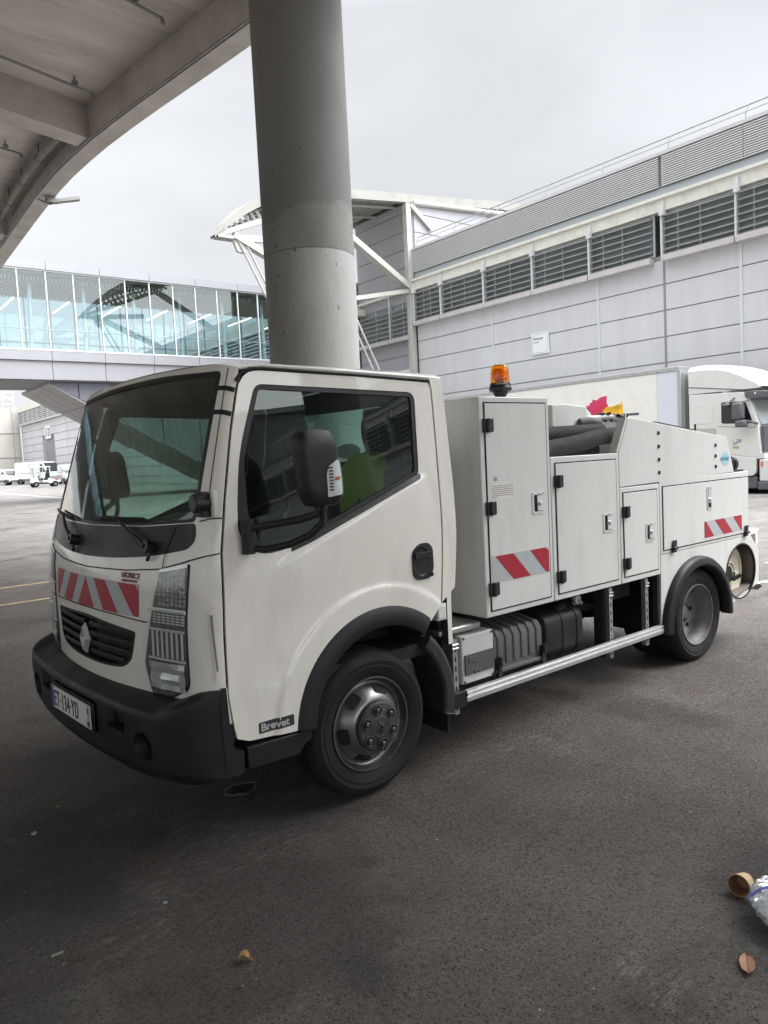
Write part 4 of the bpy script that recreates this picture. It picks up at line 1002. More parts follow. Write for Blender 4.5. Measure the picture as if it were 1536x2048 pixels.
# headlights
hl = [(.638, 1.164), (.833, 1.208), (.826, 1.1), (.815, 1.0), (.813, .86), (.818, .73), (.80, .69), (.705, .642), (.565, .64), (.533, .77), (.572, .915)]
REFL = mat('lamp_reflector', (.20, .20, .205), .25, metal=.5, var=.4, vscale=18)
BRITE = mat('lamp_bright_chrome', (.86, .86, .85), .22, metal=.3, var=.06, vscale=40)
LENSG = mat('lamp_prism', (.40, .40, .41), .25, metal=.35, var=.5, vscale=45, bump=.4, bscale=120)
for s in (1, -1):
    P = round_poly([(s*a, z) for a, z in hl], .015, 3)
    if s < 0: P = P[::-1]
    pin = [((a-s*.69)*.92+s*.69, (z-.93)*.965+.93) for a, z in P]
    hb = tk.part('headlight', patch(P, [], F, .002, .03, .08), BLACKP)
    rf = MB(); rf.join(patch(pin, [], F, .0045, .003, .03)); tk.part('reflector', rf, REFL, hb)
    q = MB()
    # bulb bowls, prism bands and bars inside
    for (a0, a1, z0, z1) in ((.635, .81, 1.025, 1.155), (.60, .80, .95, .995)):
        q = MB()
        for i in range(7):
            for j in range(4 if z1-z0 < .1 else 7):
                ua, ub = lerp(a0, a1, i/7)+.003, lerp(a0, a1, (i+1)/7)-.003; za, zb_ = lerp(z0, z1, j/(4 if z1-z0 < .1 else 7))+.002, lerp(z0, z1, (j+1)/(4 if z1-z0 < .1 else 7))-.002
                c_ = F(s*(ua+ub)/2, (za+zb_)/2, .012)
                V = [F(s*ua, za, .006), F(s*ub, za, .006), F(s*ub, zb_, .006), F(s*ua, zb_, .006), c_]
                fs = [(0, 1, 4), (1, 2, 4), (2, 3, 4), (3, 0, 4)]
                q.add(V, fs if s < 0 else [f[::-1] for f in fs])
        tk.part('prism', q, LENSG if z0 > 1 else BRITE, hb, angle=5)
    q = MB()
    for z in (1.005, .925, .80):
        R = [[F(s*lerp(.57, .803, i/6), z+.006, .006), F(s*lerp(.57, .803, i/6), z, .013), F(s*lerp(.57, .803, i/6), z-.006, .006)] for i in range(7)]
        q.grid(R if s > 0 else R[::-1])
    for a in (.60, .63, .66, .69, .72, .75, .78):
        R = [[F(s*(a-.006), z, .006), F(s*a, z, .012), F(s*(a+.006), z, .006)] for z in (.81, .85, .89, .92)]
        q.grid(R)
    tk.part('bar', q, BRITE, hb, angle=5)
    q = MB(); rr = random.Random(11); G = [[F(s*lerp(.575, .79, i/6)*(1 if j else 1), lerp(.675, .79, j/5), .0055+rr.uniform(0, .012)) for i in range(7)] for j in range(6)]
    q.grid(G if s < 0 else G[::-1]); tk.part('facet', q, CHROME, hb, angle=2)
    q = MB(); R = [[F(s*lerp(.60, .812, i/6), 1.016, .0065), F(s*lerp(.60, .812, i/6), 1.0, .0075)] for i in range(7)]; q.grid(R if s > 0 else R[::-1]); tk.part('light_strip', q, BRITE, hb); q = MB(); R = [[F(s*lerp(.645, .822, i/6), 1.176+.005*i, .0065), F(s*lerp(.645, .822, i/6), 1.162+.005*i, .0075)] for i in range(7)]; q.grid(R if s > 0 else R[::-1]); tk.part('light_strip', q, BRITE, hb)
    q = MB(); c_ = F(s*.675, .72, .004); q2 = MB()
    q2.lathe([(.036, -.006), (.03, .004), (.02, .010), (.010, .008), (.0, .0)], (0, 0, 0), 'x', 24)
    nrm = (F(s*.675, .72, .01)-F(s*.675, .72, 0)).normalized(); rot = Vector((-1, 0, 0)).rotation_difference(nrm).to_matrix()
    q2.v = [tuple(rot @ Vector(v) + c_) for v in q2.v]; tk.part('bulb_bowl', q2, CHROME, hb)
    tk.part('lens', patch(pin, [], F, .016, .003, .05), CLEAR, hb)
# corner vent blade behind the headlight
q = patch(round_poly([(.932, 1.02), (.988, 1.045), (.99, .74), (.955, .735)], .015, 3), [], F, .012, .014, .05)
cv = tk.part('corner_vent', q, WHITE)
tk.part('slot', patch(round_poly([(.938, 1.005), (.95, 1.005), (.966, .775), (.958, .775)], .003, 2), [], F, .0145, .003, .05), PRINTG, cv)
# lower corner piece below the headlight
q = patch([(.72, .632), (.80, .675), (.86, .69), (1, .70), (1, .55), (.72, .55)], [], F, .01, .02, .05); tk.part('corner_trim', q, WHITE)

# bumper
BXC = [(.29, -1.065), (.315, -1.10), (.36, -1.12), (.45, -1.128), (.565, -1.130), (.592, -1.128), (.606, -1.119), (.617, -1.10), (.640, -1.03), (.645, -1.0)]
def Bp(a, z, o=0):
    s = 1 if a >= 0 else -1; a = abs(a); xc = interp(BXC, z) - o; W = .945 + o; w1 = .79
    top = z
    if a <= .8:
        w_ = a/.8*w1; x = xc + .055*(w_/.79)**2 + .05*w_*s
    else:
        th = (a-.8)/.2*PI/2; x1 = xc + .055 + .05*w1*s*math.cos(th)
        w_ = w1 + (W-w1)*math.sin(th); x = x1 + (-.80-x1)*(1-math.cos(th))
    zz = z + smooth(.74, .93, a)*.055*smooth(.5, .62, z) + smooth(.55, .9, a)*.035*(1-smooth(.29, .45, z))
    return Vector((x, WC - s*w_, zz))
bmp = MB()
AS = [i/36*2-1 for i in range(37)]
bmp_out = [(-1, .295), (-.5, .295), (0, .295), (.5, .295), (1, .295), (1, .642), (.5, .642), (0, .642), (-.5, .642), (-1, .642)]
def circ(c, r, n=20): return [(c[0]+r*math.cos(2*PI*i/n), c[1]+r*math.sin(2*PI*i/n)) for i in range(n)]
holes = []
for s in (1, -1):
    holes.append(round_poly([(s*.33, .572), (s*.55, .572), (s*.54, .485), (s*.37, .485)][::s], .012, 3))
    holes.append(circ((s*.68, .455), .062))
holes.append(rrect(-.27, .425, .27, .572, .01, 2))
bmp.join(patch(bmp_out, holes, Bp, 0, .02, (.035, .012), (0, 1)))
# return along the side with the lip under the door corner
sideP = round_poly([(-.80, .37), (-.80, .70), (-.822, .70), (-.812, .50), (-.775, .43), (-.735, .425), (-.742, .335), (-.79, .325)], [.0, 0, .01, .05, .06, .02, .02, 0], 4)
sideP = [(-.80, .702), (-.82, .70), (-.83, .60), (-.82, .36), (-.78, .328), (-.742, .335), (-.737, .425), (-.77, .435), (-.787, .47), (-.793, .55)]
q = MB(); q.prism(sideP, 'y', -.016, .06); bmp.join(q); bmp.join(q.mirror_y(WC))
bm_ = tk.part('bumper', bmp, [BUMPER, GAP], angle=28)
q = patch(bmp_out, [], lambda a, z, o: Bp(a, z, o), -.05, .01, .1); tk.part('bumper_core', q, GAP, bm_)
for s in (1, -1):
    q = MB(); c_ = Bp(s*.68, .455, -.03); R = []
    for o_, k in ((.004, 1.06), (0, 1.0), (-.03, .86), (-.045, .8)): R.append([Bp(s*.68+.062*k*math.cos(2*PI*i/24), .455+.062*k*math.sin(2*PI*i/24), o_) for i in range(24)])
    q.grid(R, closed=True); tk.part('fog_lamp_recess', q, BUMPER, bm_)
    q = MB(); R = [[Bp(s*.44 + (h[0]-s*.44)*k, .535+(h[1]-.535)*k, o_) for h in round_poly([(s*.33, .572), (s*.55, .572), (s*.54, .485), (s*.37, .485)], .012, 3)] for o_, k in ((0, 1), (-.045, .85))]
    q.grid(R, closed=True); tk.part('slot_recess', q, BUMPER, bm_)
# plate
def Pl(a, z, o=0): return Vector((interp(BXC, .5)-.002-o + .05*a, WC-a, z)) + Vector((-.012, 0, 0))
q = patch(rrect(-.272, .43, .272, .565, .008, 2), [], Pl, -.004, .008, 0); tk.part('plate_holder', q, BLACKP, bm_)
pl = tk.part('number_plate', patch(rrect(-.26, .443, .26, .552, .006, 2), [], Pl, .004, .004, 0), LABELW, bm_)
xd = Vector((.05, -1, 0)); up = (0, 0, 1)
PLB = mat('plate_blue', (.02, .05, .25), .45)
q = text_mb('ET\u00b7134\u00b7YD', .112, Pl(-.212, .457, .0055), xd, up, .55, bold=.0012, ext=.0006, spacing=1.22); tk.part('lettering', q, PRINT, pl)
for (a0, a1) in ((-.258, -.222), (.222, .258)):
    q = patch([(a0, .445), (a1, .445), (a1, .55), (a0, .55)], [], Pl, .0048, .001, 0); tk.part('band', q, PLB if a0 < 0 else SILVER, pl)
q = text_mb('02', .03, Pl(.225, .455, .0062), xd, up, .9, bold=.001); tk.part('lettering', q, PLB, pl)
q = text_mb('*', .06, Pl(.228, .495, .0062), xd, up, .9); tk.part('lettering', q, PRINT, pl)

# wipers
def wiper(a_piv, a_tip, z_tip, bl0, bl1, name='wiper'):
    q = MB(); p = F(a_piv, 1.262, .012)
    n_ = (F(a_piv, 1.262, .05)-F(a_piv, 1.262, 0)).normalized()
    q.tube([p - n_*.01, p + n_*.035], .026, 14); q.tube([F(a_piv, 1.25, .03), F(a_piv+.008, 1.225, .02), F(a_piv-.012, 1.21, .012)], .008, 6)
    q.tube([F(a_piv, 1.262, .04), F(lerp(a_piv, a_tip, .45), lerp(1.262, z_tip, .45), .035), F(a_tip, z_tip, .022)], [.014, .010, .006], 8)
    pts = [F(lerp(bl0[0], bl1[0], i/10), lerp(bl0[1], bl1[1], i/10), .014+.010*math.sin(i/10*PI)) for i in range(11)]
    q.tube(pts, .0075, 6)
    pts = [F(lerp(bl0[0], bl1[0], i/10), lerp(bl0[1], bl1[1], i/10)-.010, .006) for i in range(11)]
    q.tube(pts, .004, 6)
    return tk.part(name, q, HINGE)
wiper(.58, .28, 1.375, (.02, 1.372), (.50, 1.378))
wiper(-.16, -.50, 1.375, (-.74, 1.392), (-.30, 1.366))

# wheel-arch flare, guard, step
def sweep(c, sec, a0, a1, n):
    R = []
    for i in range(n+1):
        t = math.radians(a0+(a1-a0)*i/n); R.append([(c[0]+r*math.cos(t), y, c[1]+r*math.sin(t)) for r, y in sec])
    return R
fl_sec = [(.398, .03), (.398, -.012), (.405, -.026), (.43, -.032), (.468, -.028), (.494, -.014), (.497, -.006), (.497, .03)]
q = MB(); q.grid(sweep(FC, fl_sec, 52, 176, 40), closed=True); q.face(range(8)); q.face([40*8+i for i in range(8)][::-1])
tk.part('wheel_arch_flare', q, BUMPER); tk.part('wheel_arch_flare', q.mirror_y(WC), BUMPER)
q = MB(); q.grid(sweep(FC, [(.43, .02), (.43, .42), (.405, .42), (.405, .02)], 20, 185, 24), closed=True); tk.part('wheel_arch_liner', q, DARK); tk.part('wheel_arch_liner', q.mirror_y(WC), DARK)
gs = [(.375, -.005), (.385, -.018), (.43, -.022), (.452, -.005), (.455, .20), (.375, .20)]
MUDM = mat('mudguard_plastic', (.026, .028, .032), .5, var=.3, vscale=5, dirt=(.11, .115, .12), damt=.8, dscale=7)
q = MB(); q.grid(sweep((.03, .36), gs, -12, 50, 16), closed=True); q.face(range(6)); q.face([16*6+i for i in range(6)][::-1]); tk.part('mudguard', q, MUDM, bevel=.004); tk.part('mudguard', q.mirror_y(WC), MUDM)
q = MB(); q.box(.425, .437, .0, .27, .17, .34); tk.part('mud_flap', q, RUBBER); tk.part('mud_flap', q.mirror_y(WC), RUBBER)
q = MB(); q.prism([(-.72, .335), (-.475, .328), (-.40, .405), (-.40, .425), (-.72, .432)], 'y', -.012, .22); tk.part('step', q, BUMPER, bevel=.006); tk.part('step', q.mirror_y(WC), BUMPER)
q = MB(); q.box(.395, .46, .01, .05, .755, .84); q.box(.40, .455, .005, .012, .765, .83); tk.part('bracket', q, LABELW, bevel=.004)

# wheels
def tyre_mb(cx, cz, R, y0, wid):
    q = MB()
    prof = [(.214, .012), (.225, .002), (.245, -.010), (.275, -.017), (.278, -.014), (.300, -.018), (.303, -.014), (.318, -.010), (R-.014, .004), (R-.006, .018), (R-.001, .034)]
    for g in (.06, .10, .14): prof += [(R, g-.009), (R-.009, g-.007), (R-.009, g+.007), (R, g+.009)]
    prof += [(R-.001, wid-.034), (R-.008, wid-.014), (.30, wid+.016), (.25, wid+.01), (.214, wid-.01)]
    q.lathe(prof, (cx, y0, cz), 'y', 72, flip=False)
    # tread notches at the shoulder
    for i in range(72):
        t = 2*PI*i/72; c_, s_ = math.cos(t), math.sin(t); tx_, tz_ = -s_, c_
        vs = []
        for r, y in ((R-.012, .003), (R+.0015, .034)):
            for k in (-.0022, .0022): vs.append((cx+r*c_+tx_*k, y0+y-.0015, cz+r*s_+tz_*k))
        q.cur = 1; q.add(vs, [(0, 1, 3, 2), (0, 2, 3, 1)]); q.cur = 0
    return q
def obl(cx, cz, r0, r1, w_, t, yf, n=6):
    """oblong hole outline on the rim, radial ends r0..r1, width w_, centred on angle t"""
    P = []
    for i in range(4*n):
        u = 2*PI*i/(4*n); dx = math.copysign(abs(math.cos(u))**.5, math.cos(u))*(r1-r0)/2; dz = math.copysign(abs(math.sin(u))**.5, math.sin(u))*w_/2
        r = (r0+r1)/2+dx; P.append((cx+r*math.cos(t)-dz*math.sin(t), yf(r), cz+r*math.sin(t)+dz*math.cos(t)))
    return P
FW = (-.055, .348); R_ = .346
frim = [(.2235, .012), (.2245, .0), (.2215, -.007), (.216, -.007), (.2125, .003), (.208, .024), (.198, .036), (.188, .036), (.178, .024), (.162, -.002), (.145, -.022), (.128, -.034), (.118, -.036), (.08, -.034), (.0, -.034)]
def rim_y(r):
    T = sorted((a, b) for a, b in frim); return interp(T, r)
CAPM = mat('hub_cap', (.03, .031, .033), .55, var=.2, dirt=(.12, .11, .10), damt=.45, dscale=12)
NUTM = mat('dull_steel_nut', (.10, .098, .09), .5, metal=.5, var=.2)
def front_wheel(y0, mirror=False):
    t_ = tyre_mb(*FW, R_, y0, .2)
    r_ = MB(); r_.lathe(frim, (FW[0], y0, FW[1]), 'y', 72)
    SL, NL = [], []
    for k in range(6):
        P = obl(*FW, .146, .181, .076, math.radians(68+60*k), lambda r: y0+rim_y(r)-.0015-.0045*max(0, 1-((r-.163)/.015)**2)); z_ = MB(); z_.add(P, [list(range(len(P)))[::-1], list(range(len(P)))]); SL.append(z_)
    h_ = MB()
    y = y0-.036
    h_.lathe([(.118, .004), (.116, -.018), (.108, -.026), (.062, -.030), (.050, -.036), (.0, -.036)], (FW[0], y, FW[1]), 'y', 48)
    n_ = MB(); nc = MB()
    for k in range(6):
        t = math.radians(38+60*k); c_ = (FW[0]+.082*math.cos(t), y, FW[1]+.082*math.sin(t))
        h_.lathe([(.027, -.024), (.026, -.034), (.022, -.0355), (.018, -.030), (.017, -.0)], c_, 'y', 20)
        n_.disc((c_[0], y-.0292, c_[2]), .0185, 'y', 18, flip=True)
        z_ = MB(); z_.lathe([(.0125, -.029), (.0125, -.040), (.008, -.044), (.0, -.044)], c_, 'y', 6); NL.append(z_)
    d_ = MB()
    o_, i_ = [(0, .036), (.024, 0), (0, -.036), (-.024, 0)], [(0, .019), (.011, 0), (0, -.019), (-.011, 0)]
    d_.lathe([(.047, -.036), (.045, -.0375), (.040, -.036)], (FW[0], y, FW[1]), 'y', 32)
    t = math.radians(18); rt = lambda p: (FW[0]+p[0]*math.cos(t)-p[1]*math.sin(t), FW[1]+p[0]*math.sin(t)+p[1]*math.cos(t))
    for k in range(4):
        A, B, Bi, Ai = map(rt, (o_[k], o_[(k+1) % 4], i_[(k+1) % 4], i_[k])); yy = y-.0375
        d_.add([(A[0], yy, A[1]), (B[0], yy, B[1]), (Bi[0], yy-.004, Bi[1]), (Ai[0], yy-.004, Ai[1])], [(0, 1, 2, 3), (3, 2, 1, 0)])
    L_ = [t_, r_, None, h_, n_, None, d_]
    if mirror: L_ = [m_ and m_.mirror_y(WC) for m_ in L_]; SL = [m_.mirror_y(WC) for m_ in SL]; NL = [m_.mirror_y(WC) for m_ in NL]
    w_ = tk.part('front_wheel', L_[0], [RUBBER, GAP], angle=50)
    tk.part('rim', L_[1], RIM, w_, angle=60); [tk.part('rim_slot', z_, GAP, w_) for z_ in SL]
    hb = L_[3]; 
    tk.part('hub_cap', hb, CAPM, w_); tk.part('nut_recess', L_[4], GAP, w_); [tk.part('wheel_nut', z_, NUTM, w_) for z_ in NL]; tk.part('hub_emblem', L_[6], CAPM, w_)
front_wheel(.015); front_wheel(.015, True)
RWc = (2.975, .338)
rrim = [(.2235, .012), (.2245, .0), (.2215, -.007), (.216, -.007), (.2125, .004), (.207, .03), (.196, .042), (.190, .10), (.178, .135), (.15, .15), (.118, .155), (.105, .150), (.100, .152), (.06, .150), (.058, .11), (.052, .10), (.0, .10)]
def rear_wheel(y0, mirror=False):
    t_ = tyre_mb(*RWc, .340, y0, .19); t2 = tyre_mb(*RWc, .340, y0+.225, .19); t_.join(t2)
    r_ = MB(); r_.lathe(rrim, (RWc[0], y0, RWc[1]), 'y', 72)
    NL, SL = [], []
    for k in range(6):
        n_ = MB(); NL.append(n_); t = math.radians(60*k+15); c_ = (RWc[0]+.088*math.cos(t), y0+.15, RWc[1]+.088*math.sin(t))
        n_.lathe([(.017, .0), (.016, -.022), (.009, -.03), (.0, -.03)], c_, 'y', 8)
    for k in range(8):
        s_ = MB(); SL.append(s_); P = obl(*RWc, .150, .172, .034, math.radians(45*k), lambda r: y0+interp(sorted(rrim), r)-.004); s_.add(P, [list(range(len(P)))[::-1], list(range(len(P)))])
    L_ = [t_, r_]
    if mirror: L_, NL, SL = ([m_.mirror_y(WC) for m_ in K] for K in (L_, NL, SL))
    w_ = tk.part('rear_wheel', L_[0], [RUBBER, GAP], angle=50)
    tk.part('rim', L_[1], RIMR, w_, angle=60); [tk.part('wheel_nut', z_, DARK, w_) for z_ in NL]; [tk.part('rim_slot', z_, GAP, w_) for z_ in SL]
rear_wheel(.02); rear_wheel(.02, True)

# mirrors
def mirror_unit(flip=False):
    L_ = []
    q = MB(); cx, cy = -.458, -.25; R = []
    for i in range(13):
        t = i/12; z = lerp(1.425, 1.702, t)
        wx = .094*(1-abs(2*t-1)**7*.16); wy = .05*(1-abs(2*t-1)**6*.3); sk = lerp(.016, -.014, t)
        R.append([(cx+sk+math.copysign(abs(math.cos(u))**.42, math.cos(u))*wx, cy+math.copysign(abs(math.sin(u))**.7, math.sin(u))*wy + .0, z) for u in [2*PI*k/28 for k in range(28)]])
    top = [[(cx-.012+(p[0]-cx+.012)*k, cy+(p[1]-cy)*k, 1.702+d) for p in R[-1]] for k, d in ((.9, .010), (.6, .016), (.1, .018))]
    bot = [[(cx+.014+(p[0]-cx-.014)*k, cy+(p[1]-cy)*k, 1.425-d) for p in R[0]] for k, d in ((.1, .012), (.6, .010), (.9, .006))]
    q.grid(bot+R+top, closed=True); L_.append((q, BLACKP, 'mirror'))
    q = MB(); q.tube([(-.66, -.005, 1.335), (-.60, -.08, 1.345), (-.52, -.20, 1.365), (-.47, -.25, 1.385), (-.465, -.25, 1.44)], .017, 10)
    q.tube([(-.66, .0, 1.255), (-.60, -.06, 1.245), (-.53, -.13, 1.262), (-.47, -.2, 1.30), (-.442, -.24, 1.345), (-.44, -.25, 1.40), (-.445, -.25, 1.44)], .015, 10)
    q.tube([(-.655, -.01, 1.23), (-.655, -.01, 1.37)], .028, 12); L_.append((q, BLACKP, 'mirror_arm'))
    q = MB()
    def mz(x, z):    # outer face of the housing
        t = (z-1.425)/.277; wx = .094*(1-abs(2*t-1)**7*.16); wy = .05*(1-abs(2*t-1)**6*.3); sk = lerp(.016, -.014, t)
        k = max(-1, min(1, (x-cx-sk)/wx)); c_ = abs(k)**(1/.42); s_ = math.sqrt(max(0, 1-c_*c_)); return cy - wy*s_**.7
    return L_, mz
for fl in (False, True):
    Ls, mz = mirror_unit()
    if fl: Ls = [(m_.mirror_y(WC), a, b) for m_, a, b in Ls]
    mo = tk.part('mirror', Ls[0][0], BLACKP, angle=60); tk.part('mirror_arm', Ls[1][0], BLACKP, mo, angle=60)
    if not fl:
        def MZ(x, z, o=0): return Vector((x, mz(x, z)-o, z))
        ind = round_poly([(-.445, 1.450), (-.372, 1.458), (-.370, 1.53), (-.378, 1.586), (-.386, 1.60), (-.432, 1.575), (-.448, 1.545)], .008, 3)
        tk.part('indicator_base', patch(ind, [], MZ, .002, .004, .012), BRITE, mo)
        q = MB()
        for i in range(8):
            z = 1.475+i*.0125; q.join(patch([(-.438, z), (-.420, z), (-.420, z+.007), (-.438, z+.007)], [], MZ, .005, .002, 0))
        tk.part('indicator_rib', q, GAP, mo)
        ORA = mat('indicator_amber', (.5, .10, .01), .3)
        q = patch([(-.408, 1.515), (-.385, 1.517), (-.385, 1.531), (-.408, 1.529)], [], MZ, .006, .003, 0); tk.part('indicator_bulb', q, ORA, mo)
        tk.part('indicator_lens', patch(inset(ind, -.001), [], MZ, .0105, .002, .012), CLEAR, mo)
# exterior side lamp visible past the far corner
# interior
q = MB(); q.prism([(-.80, 1.0), (-.80, 1.325), (-.70, 1.345), (-.60, 1.30), (-.50, 1.24), (-.46, 1.05), (-.5, .75), (-.8, .75)], 'y', .16, 1.70)
q.grid([[F(a/10*.86, z, -.05) for a in range(-10, 11)] for z in (.9, 1.2, 1.335)] + [[Vector((-.79, lerp(1.7, .16, (a+10)/20), 1.33)) for a in range(-10, 11)]])
R = []
for i in range(9):
    y = lerp(.26, .78, i/8); k = math.sin(i/8*PI); R.append([(-.80, y, 1.33), (-.70, y, 1.34+.055*k), (-.58, y, 1.30+.075*k), (-.50, y, 1.25+.02*k)])
q.grid(R); dash = tk.part('dashboard', q, GREYP, bevel=.02)
q = MB(); 
sw = MB(); sw.lathe([(.19+.014*math.cos(t), .014*math.sin(t)) for t in [2*PI*i/10 for i in range(11)]], (0, 0, 0), 'z', 36)
sw.box(-.19, .19, -.02, .02, -.01, .006); sw.box(-.02, .02, -.19, 0, -.01, .006); sw.lathe([(0, .02), (.05, .015), (.06, -.02)], (0, 0, 0), 'z', 20)
mt = Matrix.Translation((-.36, .47, 1.30)) @ Matrix.Rotation(math.radians(-32), 4, 'Y'); sw.v = [tuple(mt @ Vector(v)) for v in sw.v]
tk.part('steering_wheel', sw, HINGE)
def seat(y, w_):
    q = MB(); q.box(-.10, .40, y-w_/2, y+w_/2, .86, 1.02); sb = tk.part('seat', q, SEATC, bevel=.04)
    q = MB(); R = []
    for z, x, t, k in ((1.0, .30, .13, 1), (1.2, .335, .13, 1), (1.4, .365, .12, .98), (1.56, .39, .10, .88), (1.60, .395, .06, .7)):
        R.append([(x+math.copysign(abs(math.cos(u))**.5, math.cos(u))*t/2, y+math.copysign(abs(math.sin(u))**.5, math.sin(u))*w_/2*k, z) for u in [2*PI*i/20 for i in range(20)]])
    q.grid(R, closed=True); q.face([4*20+i for i in range(20)]); tk.part('backrest', q, SEATC, sb, angle=60)
    q = MB(); R = []
    for i in range(9):
        t = i/8; z = lerp(1.625, 1.86, t); k = math.sin(lerp(.12, .88, t)*PI)**.4
        R.append([(.42+math.copysign(abs(math.cos(u))**.6, math.cos(u))*.05*k, y+math.copysign(abs(math.sin(u))**.6, math.sin(u))*.125*k, z) for u in [2*PI*i_/20 for i_ in range(20)]])
    q.grid(R, closed=True); q.face(range(20)); q.face([8*20+i for i in range(20)]); q.tube([(.41, y-.05, 1.55), (.41, y-.05, 1.66)], .008, 6); q.tube([(.41, y+.05, 1.55), (.41, y+.05, 1.66)], .008, 6)
    tk.part('headrest', q, SEATC, sb, angle=60)
seat(.44, .48); seat(1.28, .78)
q = MB(); q.box(.28, .50, .12, 1.74, .72, 1.5); 
q = MB(); q.tube([F(-.80, 1.80, -.10), F(-.78, 1.78, -.14), F(-.785, 1.62, -.14), F(-.80, 1.585, -.10)], .016, 8); tk.part('grab_handle', q, HINGE)
q = MB(); q.tube([(-.55, 1.0, 1.0), (-.48, .96, 1.2)], .012, 6); q.lathe([(0, .03), (.022, .02), (.025, 0), (.02, -.02), (0, -.03)], (-.48, .96, 1.22), 'z', 12); tk.part('gear_lever', q, HINGE)
q = MB(); q.bar((-.66, .60, 1.95), (-.62, .60, 1.93), .55, .16, up=(1, 0, 0)); 
q = MB(); q.box(-.7, -.36, 1.1, 1.6, 1.345, 1.36); 

# load body: lockers
def panel_door(name, x0, x1, z0, z1, y0=0.0, parent=None):
    q = MB(); q.box(x0-.0075, x1+.0085, y0-.0025, y0+.002, z0-.0075, z1+.0075); q2 = q
    gp = tk.part('door_gap', q, GAP, parent)
    q = MB(); q.box(x0, x1, y0-.006, y0-.0026, z0, z1); return tk.part(name, q, STEELW, parent, bevel=.0015)
def hinge(x, z, par, vert=False, y0=0.0):
    q = MB()
    if not vert:
        q.box(x-.030, x-.004, y0-.018, y0-.001, z-.036, z+.036); q.tube([(x-.002, y0-.02, z-.037), (x-.002, y0-.02, z+.037)], .012, 12); q.prism([(x+.004, z-.034), (x+.028, z-.036), (x+.036, z-.03), (x+.036, z+.036), (x+.004, z+.036)], 'y', y0-.022, y0-.011)
    else:
        q.box(x-.022, x+.022, y0-.022, y0-.011, z+.004, z+.055); q.tube([(x-.024, y0-.02, z), (x+.024, y0-.02, z)], .012, 12); q.box(x-.022, x+.022, y0-.018, y0-.001, z-.03, z-.004)
    tk.part('hinge', q, HINGE, par, bevel=.002)
def latch(x, z, par, tall=False, y0=-.006):
    w_, h_ = (.052, .062) if not tall else (.034, .085)
    q = MB(); q.join(patch(rrect(x-w_, z-h_, x+w_, z+h_, .008, 3), [rrect(x-w_+.014, z-h_+.016, x+w_-.010, z+h_-.014, .008, 3)], lambda a, b, o: Vector((a, y0-o, b)), .004, .004, 0))
    q.cur = 1; q.box(x-w_+.012, x+w_-.008, y0-.0008, y0+.002, z-h_+.014, z+h_-.012)
    q.cur = 0
    if not tall: q.box(x-.010, x+w_-.012, y0-.006, y0-.001, z-h_+.020, z+h_-.018); lk = (x+.008, z)
    else: q.box(x-w_+.016, x+w_-.012, y0-.006, y0-.001, z-.035, z+h_-.018); lk = (x, z-.012)
    q.lathe([(.013, 0), (.012, -.012), (.006, -.014), (0, -.014)], (lk[0], y0-.006, lk[1]), 'y', 14)
    q.cur = 1
    for dx in (-1, 0, 1):
        for dz in (-1, 1): q.disc((x+dx*(w_-.007), y0-.0047, z+dz*(h_-.007)), .0035, 'y', 8, flip=True)
    tk.part('latch', q, [CHROME, GAP], par, bevel=0)
# tall locker
q = MB(); q.box(.745, 1.318, 0, .80, .708, 1.888); tl = tk.part('tall_locker', q, STEELW, bevel=.006)
d1 = panel_door('locker_door', .785, 1.283, .745, 1.852, 0, tl)
for z in (1.735, 1.295, .860): hinge(.797, z, tl)
latch(1.192, 1.293, d1 and tl)
def stripes(x0, x1, z0, z1, polys, par, y=-.0065):
    q = MB(); q.box(x0, x1, y-.0015, y, z0, z1); so_ = tk.part('striped_panel', q, SILVER, par)
    q = MB()
    for P in polys: q.prism(P, 'y', y-.003, y-.0016)
    tk.part('stripe', q, RED, par)
sx, sz, X_, Z_ = .795, .892, 1.272, 1.036
stripes(sx, X_, sz, Z_, [[(.822, Z_-.001), (.965, Z_-.001), (1.105, sz+.001), (.962, sz+.001)], [(1.108, Z_-.001), (1.24, Z_-.001), (X_-.001, Z_-.022), (X_-.001, sz+.001), (1.245, sz+.001)]], tl)
q = MB(); q.box(.805, .99, -.0068, -.006, 1.34, 1.425); lb = tk.part('notice_label', q, LABELW, tl)
q = MB()
random.seed(3)
for i in range(7):
    x = .812; z = 1.414-i*.0105
    while x < (.985 if i < 6 else .86):
        l = random.uniform(.006, .022); q.box(x, min(x+l, .985), -.0073, -.0068, z-.0035, z); x += l+.004
tk.part('text_line', q, PRINTR, tl)
q = text_mb('SR', .034, (.832, -.0066, 1.437), (1, 0, 0), (0, 0, 1), .8, ext=.0006); tk.part('lettering', q, PRINTG, tl)
# middle locker with hose tray
q = MB(); q.box(1.322, 2.002, 0, .035, .708, 1.548); q.box(1.322, 2.002, .035, 1.86, .708, 1.50); q.box(1.322, 2.0, 1.80, 1.86, 1.5, 1.548); ml = tk.part('middle_locker', q, STEELW, bevel=.005)
panel_door('locker_door', 1.362, 1.962, .748, 1.507, 0, ml); 
for z in (1.405, .845): hinge(1.375, z, ml)
latch(1.862, 1.118, ml)
# small locker
q = MB(); q.box(2.006, 2.468, 0, 1.86, .708, 1.325); sl = tk.part('small_locker', q, STEELW, bevel=.005)
panel_door('locker_door', 2.040, 2.430, .750, 1.288, 0, sl)
for z in (1.168, .835): hinge(2.053, z, sl)
latch(2.335, 1.010, sl)
